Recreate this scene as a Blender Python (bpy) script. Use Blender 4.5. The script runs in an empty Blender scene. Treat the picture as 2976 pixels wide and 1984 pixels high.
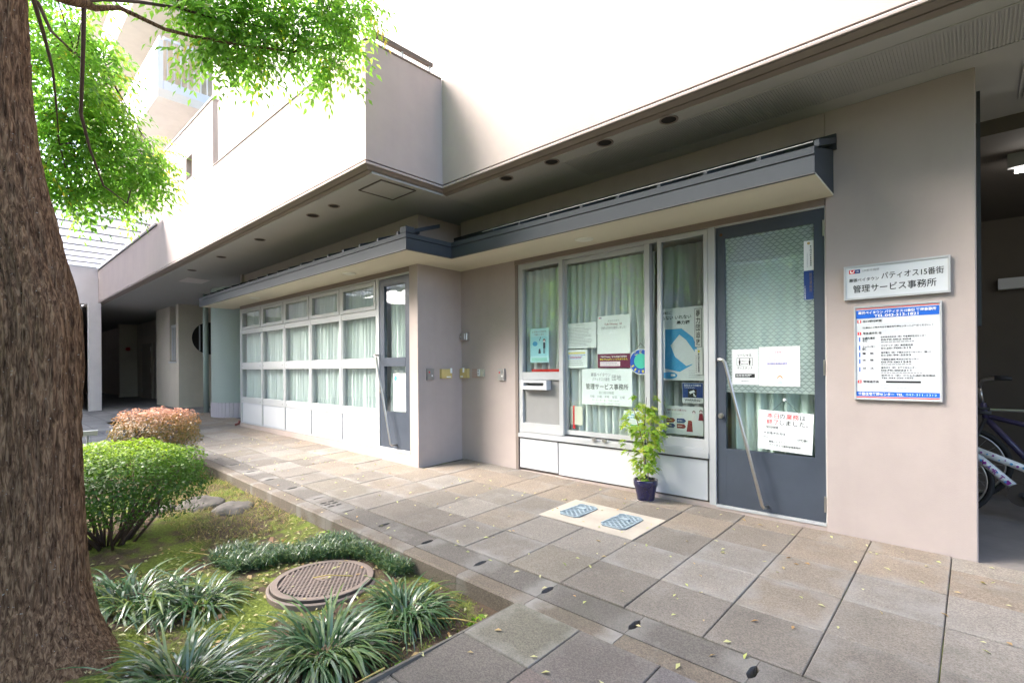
import bpy, math, random
import numpy as np
from mathutils import Vector, Matrix, noise

R = math.radians
random.seed(7); rng = np.random.default_rng(11)
SC = bpy.context.scene
COL = SC.collection

# ------------------------------------------------------------------ camera
def make_camera():
    yaw, roll = R(42.648), R(-0.392)
    F = Vector((-math.sin(yaw), math.cos(yaw), 0)); Rt = Vector((math.cos(yaw), math.sin(yaw), 0)); U = Vector((0, 0, 1))
    R2 = Rt * math.cos(roll) + U * math.sin(roll); U2 = -Rt * math.sin(roll) + U * math.cos(roll)
    c = bpy.data.cameras.new('camera'); c.sensor_width = 36; c.lens = 17.656; c.shift_y = 0.02625
    c.clip_start = 0.05; c.clip_end = 600
    o = bpy.data.objects.new('camera', c); COL.objects.link(o)
    M = Matrix.Identity(4)
    for i in range(3):
        M[i][0] = R2[i]; M[i][1] = U2[i]; M[i][2] = -F[i]
    M[2][3] = 1.17
    o.matrix_world = M
    SC.camera = o
make_camera()

# ------------------------------------------------------------------ sky, sun, exposure
SUN = Vector((-0.66, -0.62, 0.86)).normalized()          # direction towards the sun
w = bpy.data.worlds.new('World'); SC.world = w; w.use_nodes = True
nt = w.node_tree; nt.nodes.clear()
sky = nt.nodes.new('ShaderNodeTexSky'); sky.sky_type = 'NISHITA'; sky.sun_disc = False
sky.sun_elevation = math.asin(SUN.z); sky.sun_rotation = math.atan2(SUN.x, SUN.y)
sky.air_density = .8; sky.dust_density = 3.5; sky.ozone_density = .8
bg = nt.nodes.new('ShaderNodeBackground'); bg.inputs[1].default_value = 0.15
wo = nt.nodes.new('ShaderNodeOutputWorld')
nt.links.new(sky.outputs[0], bg.inputs[0]); nt.links.new(bg.outputs[0], wo.inputs[0])
sl = bpy.data.lights.new('sun', 'SUN'); sl.energy = 1.25; sl.angle = R(32.0); sl.color = (1, 0.988, 0.98)
so = bpy.data.objects.new('sun', sl); COL.objects.link(so); so.location = (-6, -8, 14)
so.rotation_euler = (-SUN).to_track_quat('-Z', 'Y').to_euler()
vs = SC.view_settings
vs.view_transform = 'Standard'; vs.look = 'None'; vs.gamma = 1; vs.use_curve_mapping = False; vs.exposure = 2.93
SC.cycles.max_bounces = 8; SC.cycles.diffuse_bounces = 2; SC.cycles.glossy_bounces = 3
SC.cycles.transparent_max_bounces = 12; SC.cycles.transmission_bounces = 5
SC.cycles.sample_clamp_indirect = 6

# ------------------------------------------------------------------ materials
def lin(h):
    h = h.lstrip('#'); r = [int(h[i:i + 2], 16) / 255 for i in (0, 2, 4)]
    return tuple(c / 12.92 if c <= .04045 else ((c + .055) / 1.055) ** 2.4 for c in r)
MATS = {}
def mat(name, col, rough=.6, var=.0, scale=4., bump=0., bscale=60., metal=0., spec=.4, objcol=False, coat=0.):
    if name in MATS: return MATS[name]
    m = bpy.data.materials.new(name); m.use_nodes = True
    n = m.node_tree.nodes; L = m.node_tree.links; p = n['Principled BSDF']
    p.inputs['Roughness'].default_value = rough; p.inputs['Metallic'].default_value = metal
    p.inputs['Specular IOR Level'].default_value = spec
    if coat: p.inputs['Coat Weight'].default_value = coat
    c4 = (*col, 1)
    p.inputs['Base Color'].default_value = c4
    tc = n.new('ShaderNodeNewGeometry')
    src = None
    if objcol:
        oi = n.new('ShaderNodeObjectInfo'); src = oi.outputs['Color']
    if var > 0:
        t = n.new('ShaderNodeTexNoise'); t.inputs['Scale'].default_value = scale; t.inputs['Detail'].default_value = 6
        t.inputs['Roughness'].default_value = .65
        L.new(tc.outputs['Position'], t.inputs['Vector'])
        mr = n.new('ShaderNodeMapRange'); mr.inputs['From Min'].default_value = .25; mr.inputs['From Max'].default_value = .75
        mr.inputs['To Min'].default_value = 1 - var; mr.inputs['To Max'].default_value = 1 + var
        L.new(t.outputs['Fac'], mr.inputs['Value'])
        mx = n.new('ShaderNodeVectorMath'); mx.operation = 'SCALE'
        if src is not None: L.new(src, mx.inputs[0])
        else: mx.inputs[0].default_value = col
        L.new(mr.outputs[0], mx.inputs['Scale']); src = mx.outputs[0]
        r2 = n.new('ShaderNodeMapRange'); r2.inputs['To Min'].default_value = max(.05, rough - .12); r2.inputs['To Max'].default_value = min(1, rough + .12)
        L.new(t.outputs['Fac'], r2.inputs['Value']); L.new(r2.outputs[0], p.inputs['Roughness'])
    if src is not None: L.new(src, p.inputs['Base Color'])
    if bump > 0:
        t = n.new('ShaderNodeTexNoise'); t.inputs['Scale'].default_value = bscale; t.inputs['Detail'].default_value = 4
        L.new(tc.outputs['Position'], t.inputs['Vector'])
        b = n.new('ShaderNodeBump'); b.inputs['Strength'].default_value = bump; b.inputs['Distance'].default_value = .01
        L.new(t.outputs['Fac'], b.inputs['Height']); L.new(b.outputs[0], p.inputs['Normal'])
    MATS[name] = m
    return m

def stucco(name, col):
    m = mat(name, col, .85, .07, 2.3, .13, 170, spec=.25)
    n = m.node_tree.nodes; L = m.node_tree.links; p = n['Principled BSDF']
    # faint vertical weather streaks and grime with a shape of their own
    g = n.new('ShaderNodeNewGeometry'); mp = n.new('ShaderNodeMapping'); mp.inputs['Scale'].default_value = (7, 7, .35)
    L.new(g.outputs['Position'], mp.inputs['Vector'])
    t = n.new('ShaderNodeTexNoise'); t.inputs['Scale'].default_value = 1.; t.inputs['Detail'].default_value = 5
    L.new(mp.outputs[0], t.inputs['Vector'])
    mr = n.new('ShaderNodeMapRange'); mr.inputs['From Min'].default_value = .5; mr.inputs['From Max'].default_value = .8
    mr.inputs['To Min'].default_value = 1.; mr.inputs['To Max'].default_value = .95
    L.new(t.outputs['Fac'], mr.inputs['Value'])
    old = p.inputs['Base Color'].links[0].from_socket
    mx = n.new('ShaderNodeVectorMath'); mx.operation = 'SCALE'; L.new(old, mx.inputs[0]); L.new(mr.outputs[0], mx.inputs['Scale'])
    L.new(mx.outputs[0], p.inputs['Base Color'])
    return m

def glassmat(name, tint, ior=1.6, film=None, scallop=False, haze=0., tlf=.35):
    m = bpy.data.materials.new(name); m.use_nodes = True
    n = m.node_tree.nodes; L = m.node_tree.links; n.clear()
    out = n.new('ShaderNodeOutputMaterial'); tr = n.new('ShaderNodeBsdfTransparent'); tr.inputs[0].default_value = (*tint, 1)
    gl = n.new('ShaderNodeBsdfGlossy'); gl.inputs['Roughness'].default_value = .015; gl.inputs[0].default_value = (.95, .97, 1, 1)
    g = n.new('ShaderNodeNewGeometry')
    nz = n.new('ShaderNodeTexNoise'); nz.inputs['Scale'].default_value = 2.2
    L.new(g.outputs['Position'], nz.inputs['Vector'])
    b = n.new('ShaderNodeBump'); b.inputs['Strength'].default_value = .04; b.inputs['Distance'].default_value = .05
    L.new(nz.outputs['Fac'], b.inputs['Height']); L.new(b.outputs[0], gl.inputs['Normal'])
    # Schlick reflectance, the same from both sides of the thin pane
    f0 = 2 * ((ior - 1) / (ior + 1)) ** 2
    dp_ = n.new('ShaderNodeVectorMath'); dp_.operation = 'DOT_PRODUCT'; L.new(g.outputs['Normal'], dp_.inputs[0]); L.new(g.outputs['Incoming'], dp_.inputs[1])
    ab = n.new('ShaderNodeMath'); ab.operation = 'ABSOLUTE'; L.new(dp_.outputs['Value'], ab.inputs[0])
    om = n.new('ShaderNodeMath'); om.operation = 'SUBTRACT'; om.inputs[0].default_value = 1; L.new(ab.outputs[0], om.inputs[1])
    pw_ = n.new('ShaderNodeMath'); pw_.operation = 'POWER'; L.new(om.outputs[0], pw_.inputs[0]); pw_.inputs[1].default_value = 5
    fr = n.new('ShaderNodeMath'); fr.operation = 'MULTIPLY_ADD'; L.new(pw_.outputs[0], fr.inputs[0]); fr.inputs[1].default_value = 1 - f0; fr.inputs[2].default_value = f0
    base = tr.outputs[0]
    if haze or film:
        df = n.new('ShaderNodeBsdfDiffuse'); tl = n.new('ShaderNodeBsdfTranslucent'); ad = n.new('ShaderNodeMixShader'); ad.inputs[0].default_value = tlf
        c = film or (.7, .75, .72)
        for q in (df, tl): q.inputs[0].default_value = (*c, 1)
        L.new(df.outputs[0], ad.inputs[1]); L.new(tl.outputs[0], ad.inputs[2])
        mx = n.new('ShaderNodeMixShader'); mx.inputs[0].default_value = haze
        L.new(base, mx.inputs[1]); L.new(ad.outputs[0], mx.inputs[2]); base = mx.outputs[0]
        if scallop:   # the printed fish-scale film on the door glass
            sp = n.new('ShaderNodeSeparateXYZ'); L.new(g.outputs['Position'], sp.inputs[0])
            def mth(op, a, bb=None):
                q = n.new('ShaderNodeMath'); q.operation = op
                for i, v in enumerate((a, bb)):
                    if v is None: continue
                    if isinstance(v, (int, float)): q.inputs[i].default_value = v
                    else: L.new(v, q.inputs[i])
                return q.outputs[0]
            s = 2 * math.pi / .046
            # overlapping arches: |cos(x)| bumps per row, rows offset by half
            px = mth('MULTIPLY', sp.outputs['X'], s / 2); 
            d1 = mth('ADD', mth('MULTIPLY', sp.outputs['Z'], s), mth('MULTIPLY', mth('ABSOLUTE', mth('SINE', px)), 1.9))
            line = mth('GREATER_THAN', mth('SINE', d1), .86)
            d2 = mth('ADD', mth('MULTIPLY', sp.outputs['Z'], s), mth('ADD', mth('MULTIPLY', mth('ABSOLUTE', mth('COSINE', px)), 1.9), math.pi))
            line2 = mth('GREATER_THAN', mth('SINE', d2), .86)
            ln = mth('MAXIMUM', line, line2)
            fac = mth('SUBTRACT', haze, mth('MULTIPLY', ln, .28))
            L.new(fac, mx.inputs[0])
    mix = n.new('ShaderNodeMixShader')
    L.new(fr.outputs[0], mix.inputs[0]); L.new(base, mix.inputs[1]); L.new(gl.outputs[0], mix.inputs[2])
    L.new(mix.outputs[0], out.inputs[0])
    return m

def leafmat(name, c1, c2, c3, trans=.45, rough=.45, spec=.35):
    """leaf colour picked per leaf from the mesh attribute 'tint' (0..1)"""
    m = bpy.data.materials.new(name); m.use_nodes = True
    n = m.node_tree.nodes; L = m.node_tree.links; p = n['Principled BSDF']; out = n['Material Output']
    a = n.new('ShaderNodeAttribute'); a.attribute_name = 'tint'
    cr = n.new('ShaderNodeValToRGB'); cr.color_ramp.elements[0].color = (*c1, 1); cr.color_ramp.elements[1].color = (*c3, 1)
    e = cr.color_ramp.elements.new(.55); e.color = (*c2, 1); cr.color_ramp.elements[2].position = 1.
    L.new(a.outputs['Fac'], cr.inputs[0]); L.new(cr.outputs[0], p.inputs['Base Color'])
    p.inputs['Roughness'].default_value = rough; p.inputs['Specular IOR Level'].default_value = spec
    t = n.new('ShaderNodeBsdfTranslucent')
    hs = n.new('ShaderNodeHueSaturation'); hs.inputs['Saturation'].default_value = 1.1; hs.inputs['Value'].default_value = 1.7
    L.new(cr.outputs[0], hs.inputs['Color']); L.new(hs.outputs[0], t.inputs[0])
    mx = n.new('ShaderNodeMixShader'); mx.inputs[0].default_value = trans
    L.new(p.outputs[0], mx.inputs[1]); L.new(t.outputs[0], mx.inputs[2]); L.new(mx.outputs[0], out.inputs[0])
    return m

def emit(name, col, s):
    m = bpy.data.materials.new(name); m.use_nodes = True; p = m.node_tree.nodes['Principled BSDF']
    p.inputs['Base Color'].default_value = (*col, 1); p.inputs['Emission Color'].default_value = (*col, 1); p.inputs['Emission Strength'].default_value = s
    return m

STUC = stucco('stucco_taupe', (.42, .355, .328))
STUC2 = stucco('stucco_beige', (.60, .55, .47))
STUCW = stucco('stucco_pale', (.62, .58, .56))
SOFF = mat('soffit_board', (.40, .39, .37), .8, .05, 2., .1, 200)
TRIM = mat('trim_brown', (.22, .175, .15), .7, .08, 3.)
CREAM = mat('canopy_board', (.62, .575, .45), .75, .04, 2.5)
FASC = mat('fascia_steel', (.045, .051, .058), .6, .10, 2.2, .05, 30, spec=.18)
ROOFD = mat('dark_roofing', (.035, .04, .046), .5, .15, 3.)
ALU = mat('aluminium_frame', (.44, .45, .455), .42, .06, 3., spec=.5)
WPAN = mat('white_panel', (.56, .57, .59), .5, .035, 2.)
SEAL = mat('dark_seal', (.10, .085, .075), .8, .2, 8.)
DOORB = mat('door_paint', (.054, .066, .088), .38, .16, 3.5, .06, 14, spec=.5)
STEEL = mat('brushed_steel', (.52, .50, .47), .32, .05, 20., metal=.9)
GREYB = mat('grey_sheet', (.27, .27, .265), .45, .10, 3.)
BLACK = mat('black_print', (.015, .015, .017), .6)
DARK = mat('dark_void', (.02, .018, .016), .9)
WHITE = mat('white_print', (.82, .83, .82), .6)
PAPER = mat('paper', (.76, .79, .78), .6, .02, 6.)
PAPERW = mat('paper_warm', (.80, .79, .77), .6, .02, 6.)
RED = mat('red_print', lin('#d8323c'), .55)
REDD = mat('crimson_print', lin('#8c2338'), .55)
BLUE = mat('blue_print', lin('#1f62c4'), .5)
NAVY = mat('navy_print', lin('#23417e'), .5)
SKYB = mat('light_blue_print', lin('#4aa3d4'), .55)
PALEB = mat('pale_blue_print', lin('#bfe6ee'), .55)
YEL = mat('yellow_print', lin('#e8d93a'), .55)
MAROON = mat('maroon_print', lin('#6d1f44'), .55)
TEAL = mat('teal_print', lin('#4fc0ac'), .55)
ORANGE = mat('orange_print', lin('#d9842e'), .55)
PINK = mat('pink_print', lin('#efdce2'), .55)
GREY = mat('grey_print', (.30, .31, .32), .6)
GREYL = mat('light_grey_print', (.52, .54, .55), .6)
CONC = mat('concrete', (.42, .37, .31), .85, .14, 4., .4, 90)
PINKC = mat('plinth_mortar', (.42, .345, .31), .9, .10, 4., .3, 80)
BARK = mat('bark', (.095, .068, .048), .9, .45, 9., .9, 26, spec=.2)
TWIG = mat('twig', (.085, .052, .045), .8, .3, 20.)
GLASS = glassmat('window_glass', (.90, .96, .94))
GLASSD = glassmat('screened_glass', (.64, .69, .68), 1.55)
GLASSF = glassmat('door_film_glass', (.80, .92, .89), 1.5, film=(.60, .73, .69), haze=.62, scallop=True)
GLASSW = glassmat('door_wired_glass', (.82, .92, .88), 1.5)
CURT = None
def curtain_material():
    m = bpy.data.materials.new('sheer_curtain'); m.use_nodes = True
    n = m.node_tree.nodes; L = m.node_tree.links; n.clear(); out = n.new('ShaderNodeOutputMaterial')
    d = n.new('ShaderNodeBsdfDiffuse'); t = n.new('ShaderNodeBsdfTranslucent'); mx = n.new('ShaderNodeMixShader'); mx.inputs[0].default_value = .25
    g = n.new('ShaderNodeNewGeometry'); mp = n.new('ShaderNodeMapping'); mp.inputs['Scale'].default_value = (9, 9, .6); L.new(g.outputs['Position'], mp.inputs['Vector'])
    nz = n.new('ShaderNodeTexNoise'); nz.inputs['Scale'].default_value = 1; L.new(mp.outputs[0], nz.inputs['Vector'])
    cr = n.new('ShaderNodeValToRGB'); cr.color_ramp.elements[0].color = (.84, .90, .88, 1); cr.color_ramp.elements[1].color = (.94, .96, .95, 1)
    L.new(nz.outputs['Fac'], cr.inputs[0]); L.new(cr.outputs[0], d.inputs[0]); L.new(cr.outputs[0], t.inputs[0])
    L.new(d.outputs[0], mx.inputs[1]); L.new(t.outputs[0], mx.inputs[2]); L.new(mx.outputs[0], out.inputs[0])
    return m
CURT = curtain_material()

def tile_material():
    m = mat('paving_stone', (.3, .29, .27), .8, .16, 3.2, 0, objcol=True, spec=.3)
    n = m.node_tree.nodes; L = m.node_tree.links; p = n['Principled BSDF']
    g = n.new('ShaderNodeNewGeometry')
    v = n.new('ShaderNodeTexVoronoi'); v.inputs['Scale'].default_value = 210; L.new(g.outputs['Position'], v.inputs['Vector'])
    mr = n.new('ShaderNodeMapRange'); mr.inputs['From Min'].default_value = 0; mr.inputs['From Max'].default_value = 1
    sx = n.new('ShaderNodeSeparateColor'); L.new(v.outputs['Color'], sx.inputs[0]); L.new(sx.outputs[0], mr.inputs['Value'])
    mr.inputs['To Min'].default_value = .48; mr.inputs['To Max'].default_value = .88
    old = p.inputs['Base Color'].links[0].from_socket
    s1 = n.new('ShaderNodeVectorMath'); s1.operation = 'SCALE'; L.new(old, s1.inputs[0]); L.new(mr.outputs[0], s1.inputs['Scale'])
    # pale lime bloom and mossy blotches
    nz = n.new('ShaderNodeTexNoise'); nz.inputs['Scale'].default_value = 2.1; nz.inputs['Detail'].default_value = 7; nz.inputs['Roughness'].default_value = .7
    L.new(g.outputs['Position'], nz.inputs['Vector'])
    m1 = n.new('ShaderNodeMapRange'); m1.inputs['From Min'].default_value = .54; m1.inputs['From Max'].default_value = .72; m1.inputs['To Max'].default_value = .55
    L.new(nz.outputs['Fac'], m1.inputs['Value'])
    x1 = n.new('ShaderNodeMix'); x1.data_type = 'RGBA'; L.new(m1.outputs[0], x1.inputs['Factor']); L.new(s1.outputs[0], x1.inputs['A']); x1.inputs['B'].default_value = (.27, .26, .245, 1)
    n2 = n.new('ShaderNodeTexNoise'); n2.inputs['Scale'].default_value = 1.3; n2.inputs['Detail'].default_value = 8; n2.inputs['Roughness'].default_value = .75
    mp = n.new('ShaderNodeMapping'); mp.inputs['Location'].default_value = (7, 3, 0); L.new(g.outputs['Position'], mp.inputs['Vector']); L.new(mp.outputs[0], n2.inputs['Vector'])
    m2 = n.new('ShaderNodeMapRange'); m2.inputs['From Min'].default_value = .56; m2.inputs['From Max'].default_value = .75; m2.inputs['To Max'].default_value = .5
    L.new(n2.outputs['Fac'], m2.inputs['Value'])
    x2 = n.new('ShaderNodeMix'); x2.data_type = 'RGBA'; L.new(m2.outputs[0], x2.inputs['Factor']); L.new(x1.outputs['Result'], x2.inputs['A']); x2.inputs['B'].default_value = (.08, .08, .062, 1)
    # worn, lime-washed margins, stronger on some slabs than on others
    tc = n.new('ShaderNodeTexCoord'); oi = n.new('ShaderNodeObjectInfo'); ab = n.new('ShaderNodeVectorMath'); ab.operation = 'ABSOLUTE'; L.new(tc.outputs['Object'], ab.inputs[0])
    sp = n.new('ShaderNodeSeparateXYZ'); L.new(ab.outputs[0], sp.inputs[0])
    def mth(op, a, c):
        q = n.new('ShaderNodeMath'); q.operation = op
        for i, v_ in enumerate((a, c)):
            if isinstance(v_, (int, float)): q.inputs[i].default_value = v_
            else: L.new(v_, q.inputs[i])
        return q.outputs[0]
    n4 = n.new('ShaderNodeTexNoise'); n4.inputs['Scale'].default_value = 7; n4.inputs['Detail'].default_value = 6; L.new(g.outputs['Position'], n4.inputs['Vector'])
    ed = mth('ADD', mth('MAXIMUM', sp.outputs['X'], sp.outputs['Y']), mth('MULTIPLY', mth('SUBTRACT', n4.outputs['Fac'], .5), .28))
    m3 = n.new('ShaderNodeMapRange'); m3.inputs['From Min'].default_value = .13; m3.inputs['From Max'].default_value = .22; L.new(ed, m3.inputs['Value'])
    amt = mth('MULTIPLY', m3.outputs[0], mth('MULTIPLY', mth('POWER', oi.outputs['Random'], 2.0), .75))
    x3 = n.new('ShaderNodeMix'); x3.data_type = 'RGBA'; L.new(amt, x3.inputs['Factor']); L.new(x2.outputs['Result'], x3.inputs['A']); x3.inputs['B'].default_value = (.25, .24, .225, 1)
    L.new(x3.outputs['Result'], p.inputs['Base Color'])
    b = n.new('ShaderNodeBump'); b.inputs['Strength'].default_value = .5; b.inputs['Distance'].default_value = .004
    L.new(v.outputs['Distance'], b.inputs['Height']); L.new(b.outputs[0], p.inputs['Normal'])
    return m
TILE = tile_material()

def soil_material():
    m = mat('soil', (.085, .060, .042), .95, .35, 9., 1., 70, spec=.15)
    n = m.node_tree.nodes; L = m.node_tree.links; p = n['Principled BSDF']
    g = n.new('ShaderNodeNewGeometry')
    old = p.inputs['Base Color'].links[0].from_socket
    nz = n.new('ShaderNodeTexNoise'); nz.inputs['Scale'].default_value = 1.7; nz.inputs['Detail'].default_value = 8; nz.inputs['Roughness'].default_value = .7
    L.new(g.outputs['Position'], nz.inputs['Vector'])
    m1 = n.new('ShaderNodeMapRange'); m1.inputs['From Min'].default_value = .495; m1.inputs['From Max'].default_value = .565
    L.new(nz.outputs['Fac'], m1.inputs['Value'])
    n3 = n.new('ShaderNodeTexNoise'); n3.inputs['Scale'].default_value = 60; n3.inputs['Detail'].default_value = 3; L.new(g.outputs['Position'], n3.inputs['Vector'])
    cr = n.new('ShaderNodeValToRGB'); cr.color_ramp.elements[0].color = (.08, .105, .02, 1); cr.color_ramp.elements[1].color = (.18, .22, .04, 1)
    cr.color_ramp.elements[0].position = .35; cr.color_ramp.elements[1].position = .7
    L.new(n3.outputs['Fac'], cr.inputs[0])
    x = n.new('ShaderNodeMix'); x.data_type = 'RGBA'; L.new(m1.outputs[0], x.inputs['Factor']); L.new(old, x.inputs['A']); L.new(cr.outputs[0], x.inputs['B'])
    L.new(x.outputs['Result'], p.inputs['Base Color'])
    return m
SOIL = soil_material()

# ------------------------------------------------------------------ mesh helpers
ORG = {}
class MB:
    def __init__(s): s.v = []; s.f = []; s.m = []; s.mi = 0
    def quad(s, a, b, c, d):
        i = len(s.v); s.v += [a, b, c, d]; s.f.append((i, i + 1, i + 2, i + 3)); s.m.append(s.mi); return s
    def box(s, x0, x1, y0, y1, z0, z1):
        if x0 > x1: x0, x1 = x1, x0
        if y0 > y1: y0, y1 = y1, y0
        if z0 > z1: z0, z1 = z1, z0
        i = len(s.v)
        s.v += [(x0, y0, z0), (x1, y0, z0), (x1, y1, z0), (x0, y1, z0), (x0, y0, z1), (x1, y0, z1), (x1, y1, z1), (x0, y1, z1)]
        for q in ((0, 3, 2, 1), (4, 5, 6, 7), (0, 1, 5, 4), (1, 2, 6, 5), (2, 3, 7, 6), (3, 0, 4, 7)):
            s.f.append(tuple(i + k for k in q)); s.m.append(s.mi)
        return s
    def obox(s, p, ax, ay, az):
        """oriented box centred at p with half-axis vectors"""
        p, ax, ay, az = map(Vector, (p, ax, ay, az)); i = len(s.v)
        for sx, sy, sz in ((-1, -1, -1), (1, -1, -1), (1, 1, -1), (-1, 1, -1), (-1, -1, 1), (1, -1, 1), (1, 1, 1), (-1, 1, 1)):
            s.v.append(tuple(p + ax * sx + ay * sy + az * sz))
        for q in ((0, 3, 2, 1), (4, 5, 6, 7), (0, 1, 5, 4), (1, 2, 6, 5), (2, 3, 7, 6), (3, 0, 4, 7)):
            s.f.append(tuple(i + k for k in q)); s.m.append(s.mi)
        return s
    def rbox(s, x0, x1, y0, y1, z0, z1, c):
        """box with chamfered vertical (front) edges, facing -y"""
        return s.prism([(x0, y1), (x0, y0 + c), (x0 + c, y0), (x1 - c, y0), (x1, y0 + c), (x1, y1)], z0, z1)
    def prism(s, pts, z0, z1):
        n = len(pts); i = len(s.v)
        s.v += [(x, y, z0) for x, y in pts] + [(x, y, z1) for x, y in pts]
        s.f.append(tuple(range(i + n - 1, i - 1, -1))); s.f.append(tuple(range(i + n, i + 2 * n)))
        s.m += [s.mi] * 2
        for k in range(n):
            s.f.append((i + k, i + (k + 1) % n, i + n + (k + 1) % n, i + n + k)); s.m.append(s.mi)
        return s
    def poly(s, pts, y):
        """flat polygon in the x-z plane facing -y (print)"""
        a = sum(pts[k][0] * pts[(k + 1) % len(pts)][1] - pts[(k + 1) % len(pts)][0] * pts[k][1] for k in range(len(pts)))
        if a < 0: pts = pts[::-1]
        i = len(s.v); s.v += [(x, y, z) for x, z in pts]; s.f.append(tuple(range(i, i + len(pts)))); s.m.append(s.mi); return s
    def rect(s, x0, x1, z0, z1, y): return s.poly([(x0, z0), (x1, z0), (x1, z1), (x0, z1)], y)
    def disc(s, cx, cz, r, y, n=28, rz=None):
        rz = rz or r
        return s.poly([(cx + r * math.cos(t), cz + rz * math.sin(t)) for t in [2 * math.pi * k / n for k in range(n)]], y)
    def tube(s, pts, r, n=8, cap=True):
        P = [Vector(p) for p in pts]; rr = r if isinstance(r, (list, tuple)) else [r] * len(P)
        i0 = len(s.v); up = None
        for k, p in enumerate(P):
            d = (P[min(k + 1, len(P) - 1)] - P[max(k - 1, 0)]).normalized()
            if up is None:
                up = Vector((0, 0, 1)) if abs(d.z) < .9 else Vector((1, 0, 0))
            a = (up - d * up.dot(d)).normalized(); b = d.cross(a); up = a
            for j in range(n):
                t = 2 * math.pi * j / n; s.v.append(tuple(p + (a * math.cos(t) + b * math.sin(t)) * rr[k]))
        for k in range(len(P) - 1):
            for j in range(n):
                s.f.append((i0 + k * n + j, i0 + k * n + (j + 1) % n, i0 + (k + 1) * n + (j + 1) % n, i0 + (k + 1) * n + j)); s.m.append(s.mi)
        if cap:
            s.f.append(tuple(i0 + j for j in range(n - 1, -1, -1))); e = i0 + (len(P) - 1) * n
            s.f.append(tuple(e + j for j in range(n))); s.m += [s.mi] * 2
        return s
    def lathe(s, c, prof, n=32):
        """profile [(r,z)] turned about the vertical through c=(x,y)"""
        i0 = len(s.v)
        for r, z in prof:
            for j in range(n):
                t = 2 * math.pi * j / n; s.v.append((c[0] + r * math.cos(t), c[1] + r * math.sin(t), z))
        for k in range(len(prof) - 1):
            for j in range(n):
                s.f.append((i0 + k * n + j, i0 + k * n + (j + 1) % n, i0 + (k + 1) * n + (j + 1) % n, i0 + (k + 1) * n + j)); s.m.append(s.mi)
        return s
    def cylY(s, cx, cz, r, y0, y1, n=20):
        i = len(s.v)
        for y in (y0, y1):
            for j in range(n):
                t = 2 * math.pi * j / n; s.v.append((cx + r * math.cos(t), y, cz + r * math.sin(t)))
        s.f.append(tuple(range(i, i + n))); s.f.append(tuple(range(i + 2 * n - 1, i + n - 1, -1))); s.m += [s.mi] * 2
        for j in range(n):
            s.f.append((i + (j + 1) % n, i + j, i + n + j, i + n + (j + 1) % n)); s.m.append(s.mi)
        return s
    def cylZ(s, cx, cy, r, z0, z1, n=24):
        return s.prism([(cx + r * math.cos(2 * math.pi * k / n), cy + r * math.sin(2 * math.pi * k / n)) for k in range(n)], z0, z1)
    def sweep(s, path, prof, closed=True):
        """profile [(d, z)] (d = outwards from the path) along a plan polyline with mitred corners; outwards = right of travel"""
        P = [Vector((x, y)) for x, y in path]; N = len(P); rows = []
        for k in range(N):
            def nrm(a, b):
                d = (b - a).normalized(); return Vector((d.y, -d.x))
            if k == 0: o = nrm(P[0], P[1])
            elif k == N - 1: o = nrm(P[-2], P[-1])
            else:
                n1, n2 = nrm(P[k - 1], P[k]), nrm(P[k], P[k + 1]); b = (n1 + n2); o = b / (1 + n1.dot(n2))
            i = len(s.v); rows.append(i)
            for d, z in prof: q = P[k] + o * d; s.v.append((q.x, q.y, z))
        n = len(prof)
        for k in range(N - 1):
            for j in range(n if closed else n - 1):
                a, b = j, (j + 1) % n
                s.f.append((rows[k] + a, rows[k + 1] + a, rows[k + 1] + b, rows[k] + b)); s.m.append(s.mi)
        if closed:
            s.f.append(tuple(rows[0] + j for j in range(n))); s.f.append(tuple(rows[-1] + j for j in range(n - 1, -1, -1))); s.m += [s.mi] * 2
        return s
    def build(s, name, mats, parent=None, origin=None, smooth=False, kind=None):
        o0 = Vector(origin) if origin is not None else (ORG[parent.name].copy() if parent else Vector((0, 0, 0)))
        me = bpy.data.meshes.new(name); me.from_pydata([tuple(Vector(v) - o0) for v in s.v], [], s.f)
        if not isinstance(mats, (list, tuple)): mats = [mats]
        for m in mats: me.materials.append(m)
        if len(mats) > 1: me.polygons.foreach_set('material_index', s.m)
        if smooth: me.polygons.foreach_set('use_smooth', [True] * len(me.polygons))
        me.update()
        return link(name, me, parent, o0, kind)
def link(name, me, parent=None, o0=Vector((0, 0, 0)), kind=None):
    o = bpy.data.objects.new(name, me); COL.objects.link(o)
    if parent: o.parent = parent; o.location = o0 - ORG[parent.name]
    else: o.location = o0
    ORG[o.name] = o0.copy()
    if kind: o['kind'] = kind
    return o
def tag(o, label, cat, group=None):
    o['label'] = label; o['category'] = cat
    if group: o['group'] = group
    return o
def thing(name, label, cat, loc, group=None):
    o = bpy.data.objects.new(name, None); COL.objects.link(o); o.location = loc; o.empty_display_size = .1
    ORG[o.name] = Vector(loc)
    return tag(o, label, cat, group)
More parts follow.
